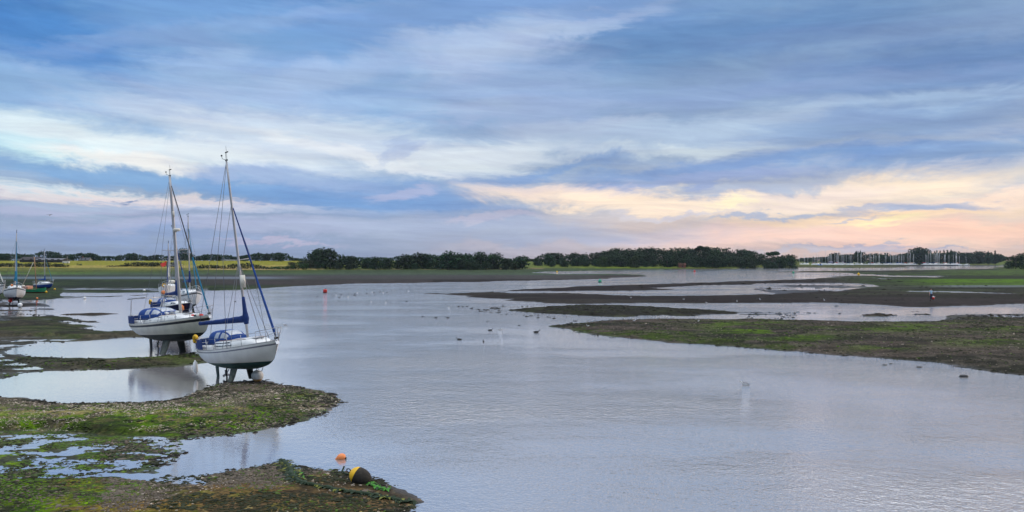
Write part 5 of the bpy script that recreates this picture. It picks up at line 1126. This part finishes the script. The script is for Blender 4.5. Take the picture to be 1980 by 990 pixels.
building('barn', 'long dark barn with brown roof at the far left behind the hedge', 38, 70, 511, 502.5, 497, 700, 12, DWALL, RD, [(.2, 1.5, 2, 2.5, BLACK), (.7, 1.5, 2, 2.5, BLACK)], cat='barn')
building('barn', 'open fronted barn with pale grey roof right of the dark barn', 69, 119, 511, 502.8, 499.8, 690, 13, DWALL, RG, [(.15, 1.4, 2.6, 2.6, BLACK), (.4, 1.4, 2.6, 2.6, BLACK), (.65, 1.4, 2.6, 2.6, BLACK), (.88, 1.4, 2.0, 2.6, BLACK)], cat='barn')
building('house', 'grey roofed house among the far trees right of the barns', 152, 171, 510, 503.5, 498.5, 760, 8, HW, SLATE, [(.3, 1.5, 1, 1, GLASS), (.7, 1.5, 1, 1, GLASS)], True, 'house')
building('house', 'tiny white gabled house, left one of the far pair', 197, 203, 510, 506.8, 504.6, 780, 5, HWW, SLATE, [(.5, 1.0, .8, .8, GLASS)], cat='house')
building('house', 'tiny white gabled house, right one of the far pair', 206, 214, 510, 506.8, 504.2, 775, 5, HWW, SLATE, [(.5, 1.0, .8, .8, GLASS)], cat='house')
bb = MB(); bb.box((0, 0, 1.0), (4.6, 1.9, 1.6), HWW); van = bb.build('parked_van'); wv = MB()
for x in (-1.4, 1.4): wv.tube([(x, -.98, .35), (x, -.8, .35)], .34, BLACK, 10)
wv.build('wheel', van); X, Y = (128 - CX) / FPX * 660, 660; van.location = (X, Y, gz(X, Y)); tag(van, 'small white van parked at the right end of the barns', 'van')
post('utility_pole', 'pale upright pole standing behind the white van', 130, 0, 1, .1, HW) if False else None
pl = MB(); pl.tube([(0, 0, -.5), (0, 0, 5.2)], .16, HW, 6); po = pl.build('utility_pole'); X, Y = (130 - CX) / FPX * 680, 680; po.location = (X, Y, gz(X, Y)); tag(po, 'pale upright pole behind the white van', 'pole'); ca = MB(); ca.box((0, 0, 4.8), (1.2, .12, .12), DWALL); ca.build('crossarm', po)
building('house', 'reddish house half hidden at the foot of the hill wood', 1314, 1326, 517, 512, 508.5, 712, 7, mat('red brick', (.24, .09, .07), .9, var=.2), mat('clay tile', (.20, .07, .05), .8), [(.5, 1.2, 1, 1, GLASS)], cat='house')

# ------------------------------------------------------------------ marina
WH2 = mat('yacht white', (.82, .82, .80), .4, rnd=.25); SPAR = mat('spar grey', (.62, .63, .66), .5, rnd=.3)
def tiny_yacht(L_, cover, mastz):
    b = MB(); rs = []
    for t in np.linspace(0, 1, 9):
        w = max(1.5 * (1 - (2 * t - .8) ** 2 * (.5 if t < .4 else .7)), .05); s = 1.2 + .35 * t; rs.append([(L_ * t, -w, s), (L_ * t, -w * .8, .1), (L_ * t, 0, -.3), (L_ * t, w * .8, .1), (L_ * t, w, s)])
    b.loft(rs, WH2, close=True); root = b.build('moored_yacht')
    c = MB(); c.loft([[(L_ * .3, -.9, 1.3), (L_ * .3, -.8, 2.2), (L_ * .3, .8, 2.2), (L_ * .3, .9, 1.3)], [(L_ * .75, -.5, 1.4), (L_ * .72, -.4, 1.8), (L_ * .72, .4, 1.8), (L_ * .75, .5, 1.4)]], WH2, smooth=False); c.build('cabin', root)
    m = MB(); m.tube([(L_ * .58, 0, 1.6), (L_ * .58, 0, mastz)], .14, SPAR, 6); m.tube([(L_ * .58, -.9, mastz * .6), (L_ * .58, .9, mastz * .6)], .05, SPAR, 5); m.build('mast', root)
    q = MB(); q.tube([(L_ * .57, 0, 2.9), (L_ * .12, 0, 2.8)], .24, cover, 6); q.build('boom_cover', root); return root
TY = [tiny_yacht(9, BLUE, 13), tiny_yacht(10, SAILC, 15), tiny_yacht(11, BLUED, 17), tiny_yacht(8.5, REDM, 12)]; first = [True] * 4
def moor(px, Y, k, s=1.0, rot=None, z=0.0, label=None, group=None):
    o = TY[k] if first[k] else copy_tree(TY[k]); first[k] = False; X = (px - CX) / FPX * Y; o.location = (X, Y, z); o.scale = (s,) * 3; o.rotation_euler = (0, 0, rng.uniform(-.9, .9) + (math.pi if rng.random() < .5 else 0) if rot is None else rot); return tag(o, label, 'sailing yacht', group)
rm = random.Random(4)
for i in range(52):
    px = 1636 + i * (1856 - 1636) / 52 + rm.uniform(-1.5, 1.5)
    moor(px, 1150 + rm.uniform(0, 45), rm.randrange(4), rm.uniform(.85, 1.2), z=.3, label='white yacht of the dense rank moored in the far marina', group='yachts moored in the far marina')
for i in range(30):
    px = 1548 + i * (1640 - 1548) / 30 + rm.uniform(-1.2, 1.2)
    moor(px, 1120 + rm.uniform(0, 60), rm.randrange(4), rm.uniform(.75, 1.15), z=.6, label='yacht laid up ashore in the boatyard left of the marina', group='yachts ashore in the boatyard')
moor(1875, 1160, 1, .8, z=.2, label='white yacht alone, right of the dense marina rank')
q = MB(); W_ = (1852 - 1632) / FPX * 1140; q.box((W_ / 2, 0, .5), (W_, 2.2, 1.2), mat('pontoon timber', (.03, .03, .035), .8, var=.2)); pn = q.build('pontoon'); pn.location = ((1632 - CX) / FPX * 1140, 1140, .1); tag(pn, 'long dark pontoon wall under the moored marina yachts', 'pontoon')
building('boat_shed', 'dark red boat shed among the masts of the boatyard', 1606, 1633, 514, 508.5, 505, 1190, 14, mat('shed red', (.10, .035, .05), .7, var=.2), mat('shed roof', (.06, .05, .09), .6), [(.3, 2.2, 5, 4, BLACK), (.7, 2.2, 5, 4, BLACK)], cat='shed')
building('boat_shed', 'small bright blue shed at the waterside of the boatyard', 1583, 1590, 515.5, 513, 511.6, 1115, 4, mat('shed blue', (.03, .12, .42), .6), mat('shed blue roof', (.05, .16, .5), .6), [(.5, 1, 1.5, 1.6, BLACK)], cat='shed')
for k, (px, c_) in enumerate(((1570, HWW), (1600, GREY), (1642, HWW))):
    o = building('boat_shed', ['small white hut at the left end of the boatyard', 'grey hut right of the blue waterside shed', 'white hut between boatyard and marina rank'][k], px, px + 5, 515, 512.6, 511.4, 1130, 4, c_, SLATE, [(.5, 1, 1, 1, BLACK)], cat='shed')
# ------------------------------------------------------------------ loose weed, stones and shells on the banks
def scatter(name, polys, n, size, flat, m, seed, label, cat, dens=None, hmin=-.02, zlift=0.0, edge=None):
    r = np.random.RandomState(seed); P = np.concatenate([p_ for p_ in polys]); out = []
    for Pg, cnt in zip(polys, n):
        x0, y0 = Pg.min(0); x1, y1 = Pg.max(0); k = cnt * 6; X = r.uniform(x0, x1, k); Y = r.uniform(y0, y1, k); ok = sdf(Pg, X, Y) > 0; X, Y = X[ok], Y[ok]
        if dens is not None: q = fbm(X, Y, dens, 4, seed); o_ = q + r.uniform(-.06, .06, len(X)) > .5; X, Y = X[o_], Y[o_]
        out.append((X[:cnt], Y[:cnt]))
    X = np.concatenate([o[0] for o in out]); Y = np.concatenate([o[1] for o in out]); h, s = ground(X, Y); ok = (h > hmin) if edge is None else (s > edge[0]) & (s < edge[1]); X, Y, h = X[ok], Y[ok], h[ok]; N_ = len(X)
    ic = bmesh.new(); bmesh.ops.create_icosphere(ic, subdivisions=1, radius=1); base = np.array([v.co[:] for v in ic.verts]); fc = np.array([[v.index for v in f.verts] for f in ic.faces]); ic.free()
    D = np.hypot(X, Y); sz = size * r.lognormal(0, .45, N_) * (1 + D * .012); a = r.uniform(0, 2 * math.pi, N_); V = base[None] * (1 + .28 * r.normal(size=(N_, len(base), 1)))
    V = V * np.stack([sz * r.uniform(.8, 1.8, N_), sz * r.uniform(.6, 1.2, N_), sz * flat * r.uniform(.5, 1.3, N_)], 1)[:, None, :]
    c, s_ = np.cos(a)[:, None], np.sin(a)[:, None]; V = np.stack([V[..., 0] * c - V[..., 1] * s_, V[..., 0] * s_ + V[..., 1] * c, V[..., 2]], -1) + np.stack([X, Y, np.maximum(h, -.01) + zlift], 1)[:, None, :]
    F = (fc[None] + (np.arange(N_) * len(base))[:, None, None]).reshape(-1, 3).astype(np.int32); me = bpy.data.meshes.new(name); me.vertices.add(N_ * len(base)); me.vertices.foreach_set('co', V.astype(np.float32).ravel())
    me.loops.add(F.size); me.loops.foreach_set('vertex_index', F.ravel()); me.polygons.add(len(F)); me.polygons.foreach_set('loop_start', np.arange(0, F.size, 3, dtype=np.int32)); me.update(calc_edges=True)
    me.materials.append(m); o = bpy.data.objects.new(name, me); COL.objects.link(o); o['kind'] = 'stuff'; return tag(o, label, cat)
def geomat(name, col, var, vscale):
    m = mat(name, col, .8, spec=.2, var=var, vscale=vscale); return m
RB = poly((1040,627),(1150,620),(1300,617),(1560,618),(1800,620),(1990,611),(2100,611),(2100,735),(1990,728),(1820,706.5),(1650,690),(1450,675),(1250,659),(1110,640))
MIDB = poly((930,592),(1060,591),(1200,591),(1330,597),(1470,603),(1400,607),(1330,612),(1200,612),(1060,607),(960,600)); MIDT = poly((1440,600),(1820,600),(1990,606),(1990,616),(1700,621),(1440,617))
TIP = poly((0,775),(180,780),(330,774),(430,738),(545,741),(650,763),(663,776),(590,814),(440,843),(0,832))
FG = poly((330,915),(400,916),(552,888),(640,902),(735,924),(830,968),(800,1010),(200,1010),(200,930)); LB = poly((-100,825),(352,850),(345,885),(300,925),(200,1010),(-100,1010)); L2_ = poly((0,690),(200,694),(380,685),(390,703),(200,716),(0,735))
DB = poly((838,567),(960,562),(1100,556),(1300,550),(1640,537),(1990,560),(1990,590),(1830,594),(1600,586),(1300,586.5),(1010,584),(900,573))
scatter('seaweed', [RB, MIDB, TIP, FG, LB, L2_], [9000, 2600, 3400, 3800, 2600, 1600], .026, .38, geomat('bladder wrack', (.026, .030, .012), .5, 1.5), 31, 'dark seaweed clumps strewn over the mud banks', 'seaweed', dens=1.6, hmin=-.02)
scatter('green_weed', [RB, TIP, FG, LB, L2_], [2200, 2600, 900, 3400, 700], .022, .35, geomat('sea lettuce', (.070, .12, .014), .5, 1.5), 32, 'small tufts of green weed on the near mud banks', 'seaweed', dens=2.2, hmin=-.01)
scatter('shells', [RB, TIP, FG], [900, 6000, 700], .013, .5, geomat('shell', (.42, .35, .28), .35, 3), 33, 'pale shells and pebbles littering the gravelly banks', 'shells', dens=1.2, hmin=.0)
scatter('pebbles', [RB, TIP, FG, LB], [3600, 6000, 6000, 1800], .018, .6, geomat('pebble', (.13, .105, .08), .4, 3), 34, 'brown pebbles littering the gravelly banks', 'pebbles', dens=2.5, hmin=.0)
scatter('far_weed', [DB, MIDT, MIDB], [600, 500, 400], .05, .4, geomat('dark wrack', (.022, .020, .014), .4, 1.5), 35, 'low dark weed lumps on the far mud bars', 'seaweed', dens=9.0, hmin=-.04)
EDGE = poly((1072,640),(1085,619),(900,604),(930,590),(1000,600),(1090,612),(1120,616),(1200,616),(1150,622))
scatter('edge_weed', [EDGE], [110], .055, .35, geomat('dark wrack', (.022, .020, .014), .4, 1.5), 36, 'scattered weed lumps breaking the water at the bank tips', 'seaweed', dens=None, hmin=-1.0)
# ------------------------------------------------------------------ the air between here and the far shore
def haze():
    me = bpy.data.meshes.new('haze'); x, y0, y1, z0, z1 = 1500, -60, 1700, -2.5, 34
    me.from_pydata([(i, j, k) for i in (-x, x) for j in (y0, y1) for k in (z0, z1)], [], [(0, 1, 3, 2), (4, 6, 7, 5), (0, 4, 5, 1), (2, 3, 7, 6), (0, 2, 6, 4), (1, 5, 7, 3)])
    o = bpy.data.objects.new('haze', me); COL.objects.link(o); o['kind'] = 'stuff'; m = bpy.data.materials.new('haze'); m.use_nodes = True; nt = m.node_tree; nt.nodes.clear()
    out = nt.nodes.new('ShaderNodeOutputMaterial'); v = nt.nodes.new('ShaderNodeVolumePrincipled'); v.inputs['Color'].default_value = (.62, .76, .95, 1); v.inputs['Density'].default_value = .00005; v.inputs['Anisotropy'].default_value = .2
    nt.links.new(v.outputs[0], out.inputs['Volume']); me.materials.append(m)
haze()
SH1 = poly((-100,755),(180,772),(330,768),(430,732),(545,733),(650,756),(680,776),(600,820),(440,850),(400,900),(552,884),(660,896),(760,920),(850,972),(800,1010),(200,1010),(-100,1010))
SH2 = poly((-100,600),(130,600),(250,640),(400,655),(420,705),(200,722),(0,745),(-100,750)); SH3 = poly((1050,630),(1200,614),(1500,612),(1990,604),(1990,735),(1650,697),(1450,681),(1250,665),(1090,645)); SH4 = poly((900,596),(1060,588),(1300,592),(1480,602),(1400,612),(1200,616),(1000,608))
scatter('shore_weed', [SH1, SH2, SH3, SH4], [9000, 4000, 7000, 2500], .030, .45, geomat('dark wrack', (.022, .020, .014), .4, 1.5), 51, 'dark weed and stones stranded along the water edge of the banks', 'seaweed', dens=1.1, edge=(-.25, .7))
#PART4
